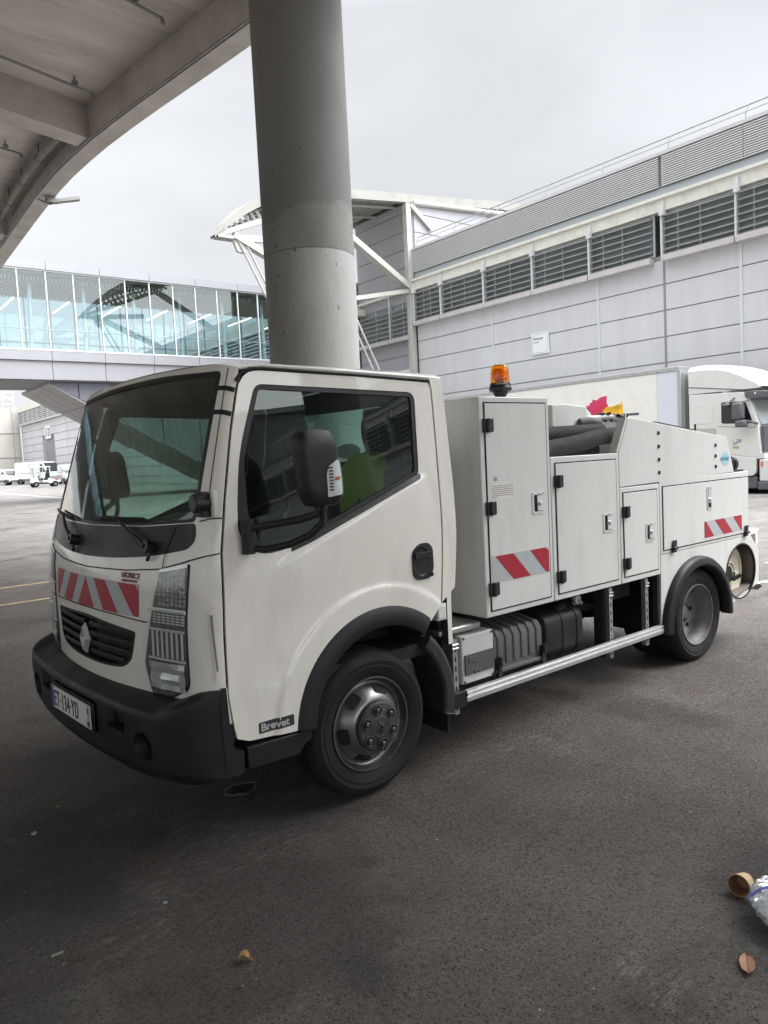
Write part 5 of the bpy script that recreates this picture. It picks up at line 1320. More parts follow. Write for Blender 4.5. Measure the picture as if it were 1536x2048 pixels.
# rear locker
q = MB(); q.box(2.472, 3.757, 0, 1.86, .84, 1.345); rl = tk.part('rear_locker', q, STEELW, bevel=.005)
panel_door('locker_door', 2.508, 3.735, .868, 1.298, 0, rl)
for x in (2.625, 3.69): hinge(x, .868, rl, True)
latch(3.13, 1.178, rl, True)
sx, sz, X_, Z_ = 3.055, .892, 3.625, 1.012
stripes(sx, X_, sz, Z_, [[(sx+.001, Z_-.001), (sx+.02, Z_-.001), (3.19, sz+.001), (sx+.001, sz+.001)], [(3.205, Z_-.001), (3.345, Z_-.001), (3.475, sz+.001), (3.335, sz+.001)], [(3.485, Z_-.001), (X_-.001, Z_-.001), (X_-.001, sz+.001), (3.615, sz+.001)]], rl)
# hopper cheeks
HP = [(2.004, 1.328), (2.004, 1.55), (2.118, 1.77), (3.42, 1.615), (3.53, 1.348)]
q = MB(); q.prism([(2.006, 1.328), (2.006, 1.549), (2.12, 1.768), (2.135, 1.771), (3.422, 1.617), (3.53, 1.349)], 'y', .0, .025)
hp = tk.part('hopper_side', q, STEELW, bevel=.004)
q = MB(); q.prism([(1.985, 1.552), (2.02, 1.552), (2.135, 1.772), (2.10, 1.772)], 'y', .004, .06); tk.part('edge_flange', q, STEELW, hp)
for x, zz in ((2.472, (1.665, 1.575, 1.487, 1.40)), (3.245, (1.56, 1.482, 1.404))):
    for z in zz: q = MB(); q.lathe([(.014, .0), (.013, -.006), (.007, -.009), (0, -.009)], (x, 0, z), 'y', 12); tk.part('bolt', q, HINGE, hp)
q = MB(); q.prism([(2.006, 1.328), (2.006, 1.549), (2.12, 1.768), (3.42, 1.615), (3.53, 1.348)], 'y', 1.835, 1.86); tk.part('hopper_side', q, STEELW)
q = MB(); q.box(2.15, 3.40, .03, 1.83, 1.35, 1.52); q.prism([(2.2, 1.5), (2.2, 1.735), (3.3, 1.61), (3.3, 1.5)], 'y', .3, 1.5); tk.part('hopper_tank', q, GREYP)
q = MB(); q.bar((2.5, .05, 1.738), (3.0, .05, 1.678), .03, .012); q.box(3.02, 3.03, .03, .04, 1.66, 1.72); tk.part('lid_edge', q, HINGE)
BLUEL = mat('logo_blue', (.10, .32, .42), .5)
lg = MB(); lg.disc((3.395, -.0015, 1.455), .058, 'y', 24, flip=True, rz=.05); lo_ = tk.part('logo', lg, mat('logo_pale_blue', (.33, .50, .56), .5), hp)
q = text_mb('RIVARD', .036, (3.32, -.0025, 1.443), (1, 0, 0), (0, 0, 1), 1.0, bold=.001); tk.part('lettering', q, BLUEL, lo_)
# hose fitting at the back
q = MB()
for i, r in enumerate((.05, .062, .05, .066, .052, .06, .045)): q.lathe([(r, 0), (r, .018)], (3.53+i*.018, .075, 1.405), 'x', 18); q.disc((3.53+i*.018, .075, 1.405), r, 'x', 18, flip=True)
q.disc((3.656, .075, 1.405), .045, 'x', 18); q.box(3.5, 3.72, .02, .14, 1.345, 1.36)
q.lathe([(.03, 0), (.03, .05)], (3.46, .12, 1.56), 'x', 12); tk.part('hose_coupling', q, HINGE)
# rear skirt with round opening and wheel cut-out
RC = (2.935, .305)
hole = []
for i in range(36):
    t = 2*PI*i/36; x = 3.618+.234*math.cos(t); z = .572+.212*math.sin(t)
    hole.append((x, z))
sk = [(2.472, .838), (2.460, .30)] + [(RC[0]+.44*math.cos(math.radians(a)), RC[1]+.44*math.sin(math.radians(a))) for a in range(180, -1, -6)][1:] + [(3.40, .325), (3.916, .44), (3.922, .70), (3.785, .838)]
q = patch(sk, [hole], lambda x, z, o: Vector((x, -o, z)), 0, .012, 0); skb = tk.part('rear_skirt', q, STEELW)
q = MB(); R = [[(3.618+(.234+d)*math.cos(2*PI*i/36), y, .572+(.212+d)*math.sin(2*PI*i/36)) for i in range(36)] for d, y in ((.007, -.003), (.007, -.006), (-.004, -.006), (-.004, .012))]
q.grid(R, closed=True); tk.part('opening_rim', q, BLACKP, skb)
CREAMP = mat('cream_plastic', (.60, .56, .43), .5, var=.05, dirt=(.3, .26, .18), damt=.4)
q = MB(); q.box(3.385, 3.90, .30, .33, .34, .81); q.box(3.86, 3.90, .013, .30, .44, .80); q.box(3.385, 3.90, .013, .30, .80, .835); q.prism([(3.40, .33), (3.90, .44), (3.90, .46), (3.40, .35)], 'y', .013, .3); tk.part('reel_housing', q, mat('rusty_housing', (.20, .175, .15), .7, var=.3, vscale=9), skb)
q = MB(); q.lathe([(.22, .03), (.22, .0), (.205, -.004), (.19, .012), (.135, .02), (.09, .01), (.075, -.01), (.07, .03), (0, .03)], (3.57, .075, .56), 'y', 48)
q.lathe([(.085, -.002), (.08, -.014), (.064, -.014), (.06, .02)], (3.56, .085, .545), 'y', 24); q.box(3.63, 3.68, .05, .09, .50, .56); rl2 = tk.part('reel', q, CREAMP, skb)
q = MB(); q.disc((3.56, .068, .545), .058, 'y', 24, flip=True, rz=.07); q.tube([(3.61, .06, .50), (3.67, .03, .53)], .016, 10); tk.part('reel_hub', q, GAP, skb)
q = MB(); q.prism([(3.80, .84), (3.95, .86), (3.96, .76), (3.93, .73), (3.90, .74)], 'y', .02, .05); q.box(3.80, 3.98, .02, .20, .85, .87); tk.part('lamp_bracket', q, PLAINW, bevel=.003)
q = MB(); q.prism([(3.80, .415), (3.93, .42), (3.98, .40), (3.90, .38)], 'y', .0, .25); tk.part('rear_step', q, BLACKP)
q = MB(); q.box(3.76, 3.80, .02, 1.84, .84, 1.33); tk.part('rear_panel', q, STEELW)
# rear mudguard
sec = [(.398, .02), (.398, -.04), (.405, -.052), (.418, -.056), (.43, -.050), (.440, -.050), (.456, -.046), (.468, -.03), (.470, .0), (.470, .40), (.455, .40), (.44, .03)]
q = MB(); q.grid(sweep(RC, sec, -2, 182, 44), closed=True); n_ = len(sec); q.face(range(n_)); q.face([44*n_+i for i in range(n_)][::-1]); tk.part('rear_mudguard', q, BUMPER, angle=45); tk.part('rear_mudguard', q.mirror_y(WC), BUMPER, angle=45)
# chassis and running gear
q = MB()
for y in (.52, 1.26): q.box(-.9, 3.7, y, y+.08, .50, .66)
for x in (-.6, .6, 1.3, 2.0, 2.6, 3.5): q.box(x, x+.08, .52, 1.34, .52, .62)
q.box(.5, 2.46, .35, 1.5, .66, .705); tk.part('chassis_frame', q, DARK)
q = MB(); q.box(-.5, .5, .6, 1.25, .32, .8); q.tube([(.5, .93, .45), (2.8, .93, .40)], .05, 10); q.lathe([(.0, -.2), (.15, -.12), (.17, 0), (.15, .12), (0, .2)], (2.97, .93, .36), 'x', 16); q.tube([(2.97, .2, .34), (2.97, 1.66, .34)], .06, 10); q.tube([(-.05, .2, .32), (-.05, 1.66, .32)], .045, 10); q.box(1.75, 2.6, .5, 1.4, .42, .66); q.box(2.0, 2.4, .2, .5, .55, .7); tk.part('drivetrain', q, DARK)
q = MB(); q.box(.47, 2.46, 1.45, 1.5, .10, .66); tk.part('underside_blackout', q, DARK)  # dark sheet added so the space under the chassis reads as deep shade
# side under-run rail on slotted posts
q = MB(); q.prism([(-.012, .300), (.02, .300), (.02, .357), (-.012, .357), (-.016, .345), (-.010, .338), (-.014, .330), (-.014, .312)], 'x', .556, 2.495)
q.box(.556, 2.495, -.017, -.014, .316, .328); rail = tk.part('side_rail', q, ALU, bevel=.002)
q = MB(); q.box(.46, .558, -.018, .025, .285, .365); q.box(.46, .50, -.015, .2, .30, .36); q.lathe([(.007, -.006), (.006, -.01), (0, -.01)], (.55, -.018, .345), 'y', 8); tk.part('rail_end_cap', q, BLACKP, rail, bevel=.006)
def slotted(x, y, z0, z1):
    q = MB(); q.box(x-.017, x+.017, y-.012, y+.02, z0, z1); 
    q.cur = 1; z = z0+.02
    while z < z1-.04: q.box(x-.005, x+.005, y-.0128, y-.012, z, z+.026); z += .052
    q.cur = 0
    for z in (z1-.03, z1-.05): q.tube([(x-.022, y-.016, z), (x+.022, y-.016, z)], .005, 6)
    tk.part('slotted_post', q, [ZINC, GAP])
slotted(.525, .04, .235, .635); slotted(1.925, .045, .235, .69); slotted(2.342, .045, .235, .69)
for B_ in ((.465, .505, .06, .10, .25, .66), (2.44, 2.468, .012, .05, .32, .71), (1.89, 1.96, .07, .14, .24, .7)): q = MB(); q.box(*B_); tk.part('rail_bracket', q, DARK)
q = MB(); q.box(.45, .76, .06, .5, .648, .685); tk.part('steel_cover', q, ZINC, bevel=.01)
# electrical box
q = MB(); q.box(.585, .83, .04, .34, .372, .632); eb = tk.part('electric_box', q, GREYL, bevel=.008)
q = MB(); q.box(.60, .822, .030, .0385, .42, .53); q.box(.625, .70, .026, .030, .485, .515); tk.part('inspection_window', q, GREYP, eb, bevel=.003)
q = MB(); q.box(.665, .725, .022, .030, .425, .44); q.lathe([(.008, -.004), (.006, -.01), (0, -.01)], (.69, .024, .433), 'y', 8)
for x in (.60, .815):
    for z in (.385, .62): q.lathe([(.008, 0), (.007, -.005), (0, -.005)], (x, .04, z), 'y', 8)
tk.part('box_catch', q, GREYP, eb)
# battery cover with ribs
q = MB(); q.prism([(.05, .385), (.05, .56), (.075, .60), (.36, .655), (.36, .385)], 'x', .84, 1.255)
for i in range(6): x = .865+i*.066; q.prism([(.042, .42), (.042, .565), (.07, .61), (.30, .655), (.30, .60), (.06, .55), (.06, .42)], 'x', x, x+.036)
q.box(.84, 1.26, .03, .06, .375, .40); bc = tk.part('battery_cover', q, GREYP, bevel=.007)
for x in (.86, 1.235): q = MB(); q.box(x-.014, x+.014, .022, .045, .365, .46); q.tube([(x, .018, .42), (x, .018, .47)], .012, 8); q.tube([(x, .03, .33), (x, .03, .40)], .008, 6); tk.part('rubber_latch', q, HINGE, bc)
# fuel tank
q = MB(); R = []
for x, k in ((1.30, .86), (1.315, .97), (1.34, 1), (1.46, 1), (1.462, 1.025), (1.485, 1.025), (1.487, 1), (1.60, 1), (1.602, 1.025), (1.625, 1.025), (1.627, 1), (1.67, .97), (1.685, .86)):
    R.append([(x, .26+math.copysign(abs(math.cos(t))**.45, math.cos(t))*.20*k, .475+math.copysign(abs(math.sin(t))**.45, math.sin(t))*.145*k) for t in [2*PI*i/28 for i in range(28)]])
q.grid(R, closed=True); q.face(range(28)); q.face([12*28+i for i in range(28)][::-1]); ft = tk.part('fuel_tank', q, BUMPER, angle=40)
q = MB(); q.tube([(1.52, .15, .60), (1.56, .11, .635)], .045, 14); tk.part('filler_cap', q, BLACKP, ft)
q = MB(); q.lathe([(.012, -.02), (.03, -.018), (.03, .01), (.012, .012)], (1.68, .12, .645), 'y', 6); q.tube([(1.65, .12, .665), (1.71, .10, .62)], .012, 6); q.tube([(1.65, .12, .62), (1.71, .11, .66)], .012, 6); tk.part('tap', q, ZINC)
REDP = mat('red_lever', (.5, .03, .02), .45)
q = MB(); q.bar((2.10, .30, .655), (2.20, .28, .665), .03, .028); q.box(2.08, 2.12, .3, .36, .64, .70); tk.part('red_lever', q, REDP)
for pts_, r_ in (([(1.72, .3, .60), (1.80, .25, .50), (1.85, .3, .45), (1.9, .4, .46)], .03), ([(1.7, .35, .55), (1.9, .3, .56), (2.2, .35, .52)], .018), ([(.43, .06, .86), (.45, .05, .80), (.44, .06, .74), (.47, .08, .68)], .012), ([(.445, .09, .86), (.43, .12, .75), (.5, .15, .68)], .01)):
    q = MB(); q.tube(pts_, r_, 8); tk.part('pipe', q, DARK)
q = MB(); q.lathe([(.17, -.03), (.17, .03), (0, .03)], (2.25, .55, .52), 'y', 24); tk.part('air_tank', q, DARK)

# beacon
AMB = glass('amber_lens', (1.0, .56, .10), 1.45)
AMBI = mat('amber_inner', (.75, .40, .08), .25, var=.3, vscale=30)
bx, by, bz = 1.205, .255, 1.888
def BS(q): q.v = [(bx+(p[0]-bx)*.72, by+(p[1]-by)*.72, bz+(p[2]-bz)*.88) for p in q.v]
q = MB(); q.lathe([(.0, 0), (.042, .0), (.046, .01), (.036, .014), (.040, .03), (.048, .032), (.05, .046), (.058, .048), (.06, .06), (.082, .066), (.092, .074), (.092, .088), (.086, .094), (.083, .118), (.078, .122), (.0, .122)], (bx, by, bz), 'z', 32); BS(q); be = tk.part('beacon', q, HINGE)
q = MB(); q.lathe([(.078, .12), (.077, .15), (.074, .19), (.068, .222), (.06, .236), (.045, .243), (0, .245)], (bx, by, bz), 'z', 32); BS(q); tk.part('amber_dome', q, AMB, be, angle=60)
q = MB(); q.lathe([(.0, .13), (.036, .132), (.055, .15), (.058, .19), (.045, .215), (.0, .225)], (bx, by, bz), 'z', 20); BS(q); tk.part('reflector', q, AMBI, be)
q = MB(); q.lathe([(.0845, .098), (.0835, .114)], (bx, by, bz), 'z', 20, a0=math.radians(195), a1=math.radians(262)); BS(q); tk.part('beacon_label', q, SILVER, be)
# pump housing and equipment behind the hoses
q = MB(); q.prism([(2.02, 1.5), (2.02, 1.895), (2.16, 1.905), (2.42, 1.885), (2.42, 1.5)], 'y', .52, .95); ph = tk.part('pump_housing', q, GREYL, bevel=.008)
q = MB(); q.tube([(2.30, .50, 1.76), (2.36, .46, 1.765), (2.42, .42, 1.75)], .04, 14); tk.part('outlet_pipe', q, GREYP, ph)
q = MB(); q.box(2.45, 3.1, .6, 1.0, 1.72, 1.80); q.tube([(2.45, .55, 1.80), (2.8, .58, 1.815), (3.0, .6, 1.78)], .02, 8); tk.part('manifold', q, ZINC)
q = MB(); random.seed(5)
for i in range(7):
    x = 2.62+i*.07; q = MB(); q.tube([(x, .6, 1.78), (x+random.uniform(-.05, .05), .58, 1.83), (x+random.uniform(-.1, .1), .55, 1.81+random.uniform(0, .03))], .011, 6); tk.part('valve_lever', q, HINGE)

# ------------------------------------------------------------------ loose things on the truck
RIBH = mat('ribbed_hose_rubber', (.10, .10, .094), .6, var=.2, vscale=20, dirt=(.16, .155, .14), damt=.5, dscale=12)
def catmull(P, k=10):
    P = [Vector(p) for p in P]; P = [P[0]*2-P[1]] + P + [P[-1]*2-P[-2]]; o = []
    for i in range(1, len(P)-2):
        for j in range(k):
            t = j/k; a, b, c, d = P[i-1:i+3]
            o.append(.5*((2*b)+(-a+c)*t+(2*a-5*b+4*c-d)*t*t+(-a+3*b-3*c+d)*t**3))
    return o + [P[-2]]
def ribbed(pts, r, pitch=.017):
    P = catmull(pts, 30); L_ = [0]
    for a, b in zip(P, P[1:]): L_.append(L_[-1]+(b-a).length)
    n = int(L_[-1]/pitch*4); out_ = []; rs = []; j = 0
    for i in range(n+1):
        s = L_[-1]*i/n
        while j < len(L_)-2 and L_[j+1] < s: j += 1
        t = (s-L_[j])/max(1e-6, L_[j+1]-L_[j]); out_.append(P[j].lerp(P[j+1], t)); rs.append(r*(1.0 if i % 4 in (0, 1) else .80))
    q = MB(); q.tube(out_, rs, 16); return q
for pts, r, lab in (([(1.24, .13, 1.565), (1.45, .12, 1.592), (1.75, .12, 1.622), (2.0, .14, 1.655), (2.25, .2, 1.665)], .053, 'thickest corrugated black hose in front, rising to the right along the locker top'),
                    ([(1.26, .36, 1.68), (1.6, .34, 1.688), (1.95, .33, 1.695), (2.3, .33, 1.705)], .047, 'topmost corrugated black hose lying straight across the locker top'),
                    ([(1.25, .27, 1.605), (1.5, .27, 1.62), (1.8, .27, 1.60), (2.15, .28, 1.57)], .042, 'corrugated black hose in the middle, between the top hose and the front one'),
                    ([(1.25, .44, 1.552), (1.6, .42, 1.552), (2.0, .40, 1.552), (2.4, .42, 1.57)], .048, 'corrugated black hose at the bottom, half hidden behind the front one')):
    b0 = (pts[0][0], pts[0][1], 1.5); solo('corrugated_hose', ribbed(pts, r), RIBH, lab, 'hose', b0, 't', 'hoses lying on the truck', angle=20)
def flag(name, pts, y, m, label):
    xm = pts[0][0]; zm = min(p[1] for p in pts); pts = [(xm+(x-xm)*1.35, zm-.02+(z-zm)*1.35) for x, z in pts]
    q = MB(); n = len(pts); bend = lambda x: y + .02*math.sin(x*25)
    q.v = [(x, bend(x), z) for x, z in pts] + [(x, bend(x)+.006, z) for x, z in pts]
    q.f = [tuple(range(n)), tuple(range(n, 2*n))[::-1]] + [(i, n+i, n+(i+1) % n, (i+1) % n) for i in range(n)]; q.m = [0]*len(q.f)
    cx = sum(p[0] for p in pts)/n; zmin = min(p[1] for p in pts)
    t = Thing(name, label, 'tag', (cx, y, zmin), 't'); t.part('plate', q, m)
    q = MB(); q.tube([(cx-.02, y+.003, zmin+.01), (cx-.03, y+.003, 1.80)], .006, 6); t.part('stem', q, HINGE)
CRIM = mat('crimson_plastic', (.50, .02, .09), .45); YELP = mat('yellow_plastic', (.75, .42, .01), .45)
flag('marker_tag', [(2.66, 1.90), (2.70, 1.905), (2.705, 1.918), (2.76, 1.925), (2.765, 1.94), (2.80, 1.935), (2.83, 1.955), (2.865, 1.96), (2.86, 1.925), (2.872, 1.90), (2.87, 1.875), (2.83, 1.868), (2.815, 1.842), (2.74, 1.835), (2.72, 1.86), (2.695, 1.868), (2.68, 1.885)], .72, CRIM, 'crimson toothed plastic tag sticking up behind the hoses')
flag('marker_tag', [(2.76, 1.875), (2.80, 1.873), (2.81, 1.887), (2.87, 1.893), (2.88, 1.903), (2.91, 1.90), (2.935, 1.92), (2.965, 1.925), (2.962, 1.895), (2.975, 1.87), (2.97, 1.83), (2.88, 1.825), (2.85, 1.84), (2.80, 1.82), (2.765, 1.825)], .62, YELP, 'yellow toothed plastic tag sticking up in front of the crimson one')
# hi-vis vest hung over the driver's seat
q = MB(); R = []
for i in range(13):
    t = i/12; row = []
    for k in range(15):
        u = k/14*2-1; y = .46+u*.20; sag = .012*math.sin(u*9+t*3)
        z = 1.622-abs(u)**2.5*.09 - (0 if .3 < t < .5 else 0)
        if t < .42: x = .275+.02*math.sin(u*7)*(.42-t)*2 + sag*.6 + .09*t/.42*.3; zz = lerp(1.02, z, t/.42)
        elif t < .58: x = lerp(.305, .455, (t-.42)/.16); zz = z+.012*math.sin((t-.42)/.16*PI)
        else: x = .46+sag*.4; zz = lerp(z, 1.25, (t-.58)/.42)
        row.append((x, y, zz))
    R.append(row)
q.grid(R); tmp = MB(); tmp.grid([[(p[0], p[1], p[2]-.004) for p in r] for r in R]); tmp.f = [f[::-1] for f in tmp.f]; q.join(tmp)
vt = Thing('hi_vis_vest', 'yellow green hi-vis vest hung over the driver seat in the truck', 'vest', (.3, .44, 1.3), 't'); vt.part('cloth', q, HIVIS, angle=60)
q = MB(); q.grid([[(R[i][k][0]-.004, R[i][k][1], R[i][k][2]) for k in range(15)] for i in (1, 2)]); vt.part('reflective_band', q, SILVER)

# ------------------------------------------------------------------ lorry parked along the terminal (frame 'b')
LDG = mat('lorry_window_glass', (.012, .016, .018), .06, spec=.5)
LW = mat('lorry_white', (.66, .66, .63), .35, coat=.3, var=.02, dirt=(.4, .38, .33), damt=.2)
LCREAM = mat('cream_panel', (.76, .755, .71), .45, var=.03, dirt=(.5, .47, .38), damt=.3)
LGREY = mat('lorry_grey_trim', (.10, .103, .11), .5, var=.1)
LPALE = mat('pale_blue_panel', (.62, .65, .71), .45)
XL_ = 21.35
lo = Thing('box_lorry', 'white box lorry with roof deflector parked along the grey terminal wall', 'lorry', (22.5, 12, 0), 'b')
q = MB(); q.cur = 0; q.box(XL_, XL_+2.5, 13.06, 27.5, 1.05, 3.76); q.cur = 1; q.box(XL_+.002, XL_+2.498, 12.36, 13.055, 1.05, 3.76); q.cur = 2; q.box(XL_-.015, XL_+2.515, 12.28, 27.5, 3.762, 3.90); q.box(XL_-.02, XL_+2.52, 12.24, 12.355, 1.0, 3.76); q.box(XL_+.1, XL_+2.4, 12.20, 12.24, 1.0, 3.7); q.box(XL_-.01, XL_+2.5, 12.36, 27.5, .95, 1.045)
lb_ = lo.part('cargo_box', q, [LCREAM, LPALE, mat('box_frame_metal', (.42, .43, .43), .45, metal=.3)], bevel=.01)
q = MB(); y = 12.6
while y < 27: q.box(XL_-.022, XL_-.016, y, y+.03, 3.79, 3.82); y += .4
lo.part('rivet', q, LGREY, lb_)
q = MB(); q.box(XL_+.1, XL_+2.4, 9.7, 27, .55, .93); lo.part('chassis', q, DARK)
# cab
cabP = [(12.0, .95), (12.0, 2.99), (10.35, 2.93), (10.22, 2.84), (10.16, 2.70), (9.93, 1.95), (9.86, 1.0), (10.9, 1.0), (10.9, .95)]
q = MB(); q.prism(cabP, 'x', XL_, XL_+2.45); cb_ = lo.part('cab', q, LW, bevel=.05)
defP = [(12.0, 3.0), (12.0, 3.86), (11.55, 3.86), (11.1, 3.80), (10.75, 3.68), (10.4, 3.48), (10.05, 3.23), (9.85, 3.05), (9.85, 3.0)]
q = MB(); R = []
for i in range(12):
    u = i/11; 
for k, (y, z) in enumerate(defP[1:8]):
    R.append([(XL_+2.45*u, y, 3.0+(z-3.0)*interp([(0, .80), (.03, .90), (.08, .96), (.15, .99), (.3, 1.0), (.7, 1.0), (.85, .99), (.92, .96), (.97, .90), (1, .80)], u)) for u in [0, .03, .08, .15, .3, .5, .7, .85, .92, .97, 1]])
q.grid(R)
q.grid([[(XL_, p[0], 3.0), (XL_, p[0], r[0][2])] for p, r in zip(defP[1:8], R)]); q.grid([[(XL_+2.45, p[0], 3.0), (XL_+2.45, p[0], r[-1][2])] for p, r in zip(defP[1:8], R)])
q.face([q.v.index(tuple(v)) for v in R[0]][::-1])
lo.part('roof_deflector', q, LW, angle=50)
q = MB(); q.bar((XL_-.004, 12.0, 3.22), (XL_-.004, 10.35, 2.99), .02, .02); lo.part('deflector_seam', q, LGREY)
q = MB(); q.prism([(10.32, 2.93), (10.1, 2.95), (9.62, 2.90), (9.58, 2.72), (10.0, 2.70), (10.2, 2.68), (10.3, 2.78)], 'x', XL_-.02, XL_+2.47); lo.part('sun_visor', q, LGREY, bevel=.03)
q = MB(); q.disc((XL_-.024, 10.0, 2.86), .03, 'x', 12, flip=True); lo.part('marker_lamp', q, PLAINW)
XS = XL_-.012
q = MB(); q.prism(round_poly([(11.12, 2.76), (10.26, 2.72), (9.98, 1.95), (9.96, 1.05), (10.62, 1.14), (11.12, 1.20)], .04, 3), 'x', XS, XL_-.001); ld = lo.part('door', q, LW, bevel=.006)
q = MB(); q.prism(round_poly([(10.99, 2.68), (10.28, 2.65), (10.10, 2.12), (10.10, 2.02), (10.99, 2.06)], .06, 3), 'x', XS-.004, XS-.0005); lo.part('window', q, LDG, ld)
q = MB(); q.bar((XS-.002, 11.1, 1.98), (XS-.002, 9.98, 1.90), .012, .006, up=(1, 0, 0)); lo.part('seam', q, LGREY, ld)
q = MB(); q.prism(round_poly([(11.8, 2.72), (11.25, 2.68), (11.25, 2.08), (11.8, 2.1)], .08, 3), 'x', XL_-.008, XL_-.001); lo.part('side_panel', q, LW, bevel=.006)
q = MB(); q.prism(round_poly([(11.9, 1.98), (11.16, 1.93), (11.16, 1.70), (11.9, 1.72)], .01, 2), 'x', XL_-.01, XL_-.001); lo.part('side_vent', q, mat('vent_grey', (.42, .43, .38), .5))
q = MB(); q.prism(round_poly([(11.3, 1.18), (10.0, 1.02), (10.02, .60), (10.1, .52), (11.3, .56)], .05, 3), 'x', XS-.01, XL_+.3); lo.part('side_skirt', q, LW, bevel=.01)
q = MB(); q.box(XL_+.01, XL_+2.44, 9.62, 9.93, .36, 1.0); lo.part('bumper', q, LW, bevel=.04)
q = MB(); q.box(XL_+.0, XL_+2.45, 9.62, 9.98, .12, .355); q.box(XL_+.02, XL_+2.4, 10.0, 12.2, .16, .5); lo.part('lower_skirt', q, LGREY, bevel=.03)
q = MB(); q.box(XL_-.0, XL_+.02, 9.82, 9.88, .78, .92); lo.part('indicator', q, mat('orange_lens', (.75, .12, .02), .3))
q = MB(); q.prism([(9.945, 1.98), (10.165, 2.68), (10.13, 2.70), (9.88, 1.98)], 'x', XL_+.12, XL_+2.33); lo.part('windscreen', q, mat('lorry_windscreen', (.38, .42, .42), .08, spec=.7), bevel=.01)
q = MB(); q.box(XL_+.08, XL_+2.37, 9.80, 9.90, 1.2, 1.93); q.cur = 1; q.box(XL_+.0, XL_+2.45, 9.78, 9.90, 1.02, 1.16); lo.part('front_grille', q, [LGREY, LW])
for c, sz_, nm in (((XL_-.28, 10.36, 2.38), (.12, .15, .24), 'mirror'), ((XL_-.28, 10.27, 2.02), (.12, .15, .10), 'mirror'), ((XL_-.2, 10.75, 2.58), (.09, .11, .05), 'mirror')):
    q = MB(); q.box(c[0]-sz_[0], c[0]+sz_[0], c[1]-sz_[1], c[1]+sz_[1], c[2]-sz_[2], c[2]+sz_[2]); lo.part(nm, q, LGREY, bevel=.05)
q = MB(); q.tube([(XL_-.25, 10.2, 2.62), (XL_, 10.15, 2.72)], .03, 8); q.tube([(XL_-.25, 10.1, 2.08), (XL_, 9.95, 2.0)], .035, 8); q.tube([(XL_-.2, 10.7, 2.62), (XL_, 10.6, 2.78)], .025, 8); lo.part('mirror_arm', q, LGREY)
GRN = mat('logo_green', (.22, .32, .05), .5)
q = MB(); q.bar((XS-.002, 10.66, 1.44), (XS-.002, 10.42, 1.53), .03, .003, up=(1, 0, 0)); q.box(XS-.003, XS-.0005, 10.42, 10.56, 1.55, 1.575); q.box(XS-.003, XS-.0005, 10.62, 10.68, 1.51, 1.53); lg = lo.part('logo', q, LGREY, ld)
q = text_mb('idéa', .12, (XS-.002, 10.66, 1.32), (0, -1, 0), (0, 0, 1), .9, bold=.003); lo.part('lettering', q, GRN, ld)
def lwheel(y, x0, dual=False):
    q = MB(); w_ = .3 if not dual else .55; q.lathe([(.30, .03), (.34, 0), (.46, .0), (.50, .04), (.50, w_-.04), (.46, w_), (.30, w_)], (x0, y, .50), 'x', 32, flip=True); wl = lo.part('wheel', q, RUBBER)
    q = MB(); q.lathe([(.31, .02), (.28, .06), (.12, .05), (.10, .0), (0, .0)], (x0, y, .50), 'x', 24, flip=True); lo.part('rim', q, RIMR, wl)
for y, d in ((10.95, False), (17.5, True), (23.6, True), (24.8, True)):
    lwheel(y, XL_+.03, d)
    q = MB()
for y in (10.95, 17.5, 23.6): lwheel(y, XL_+2.1, False)

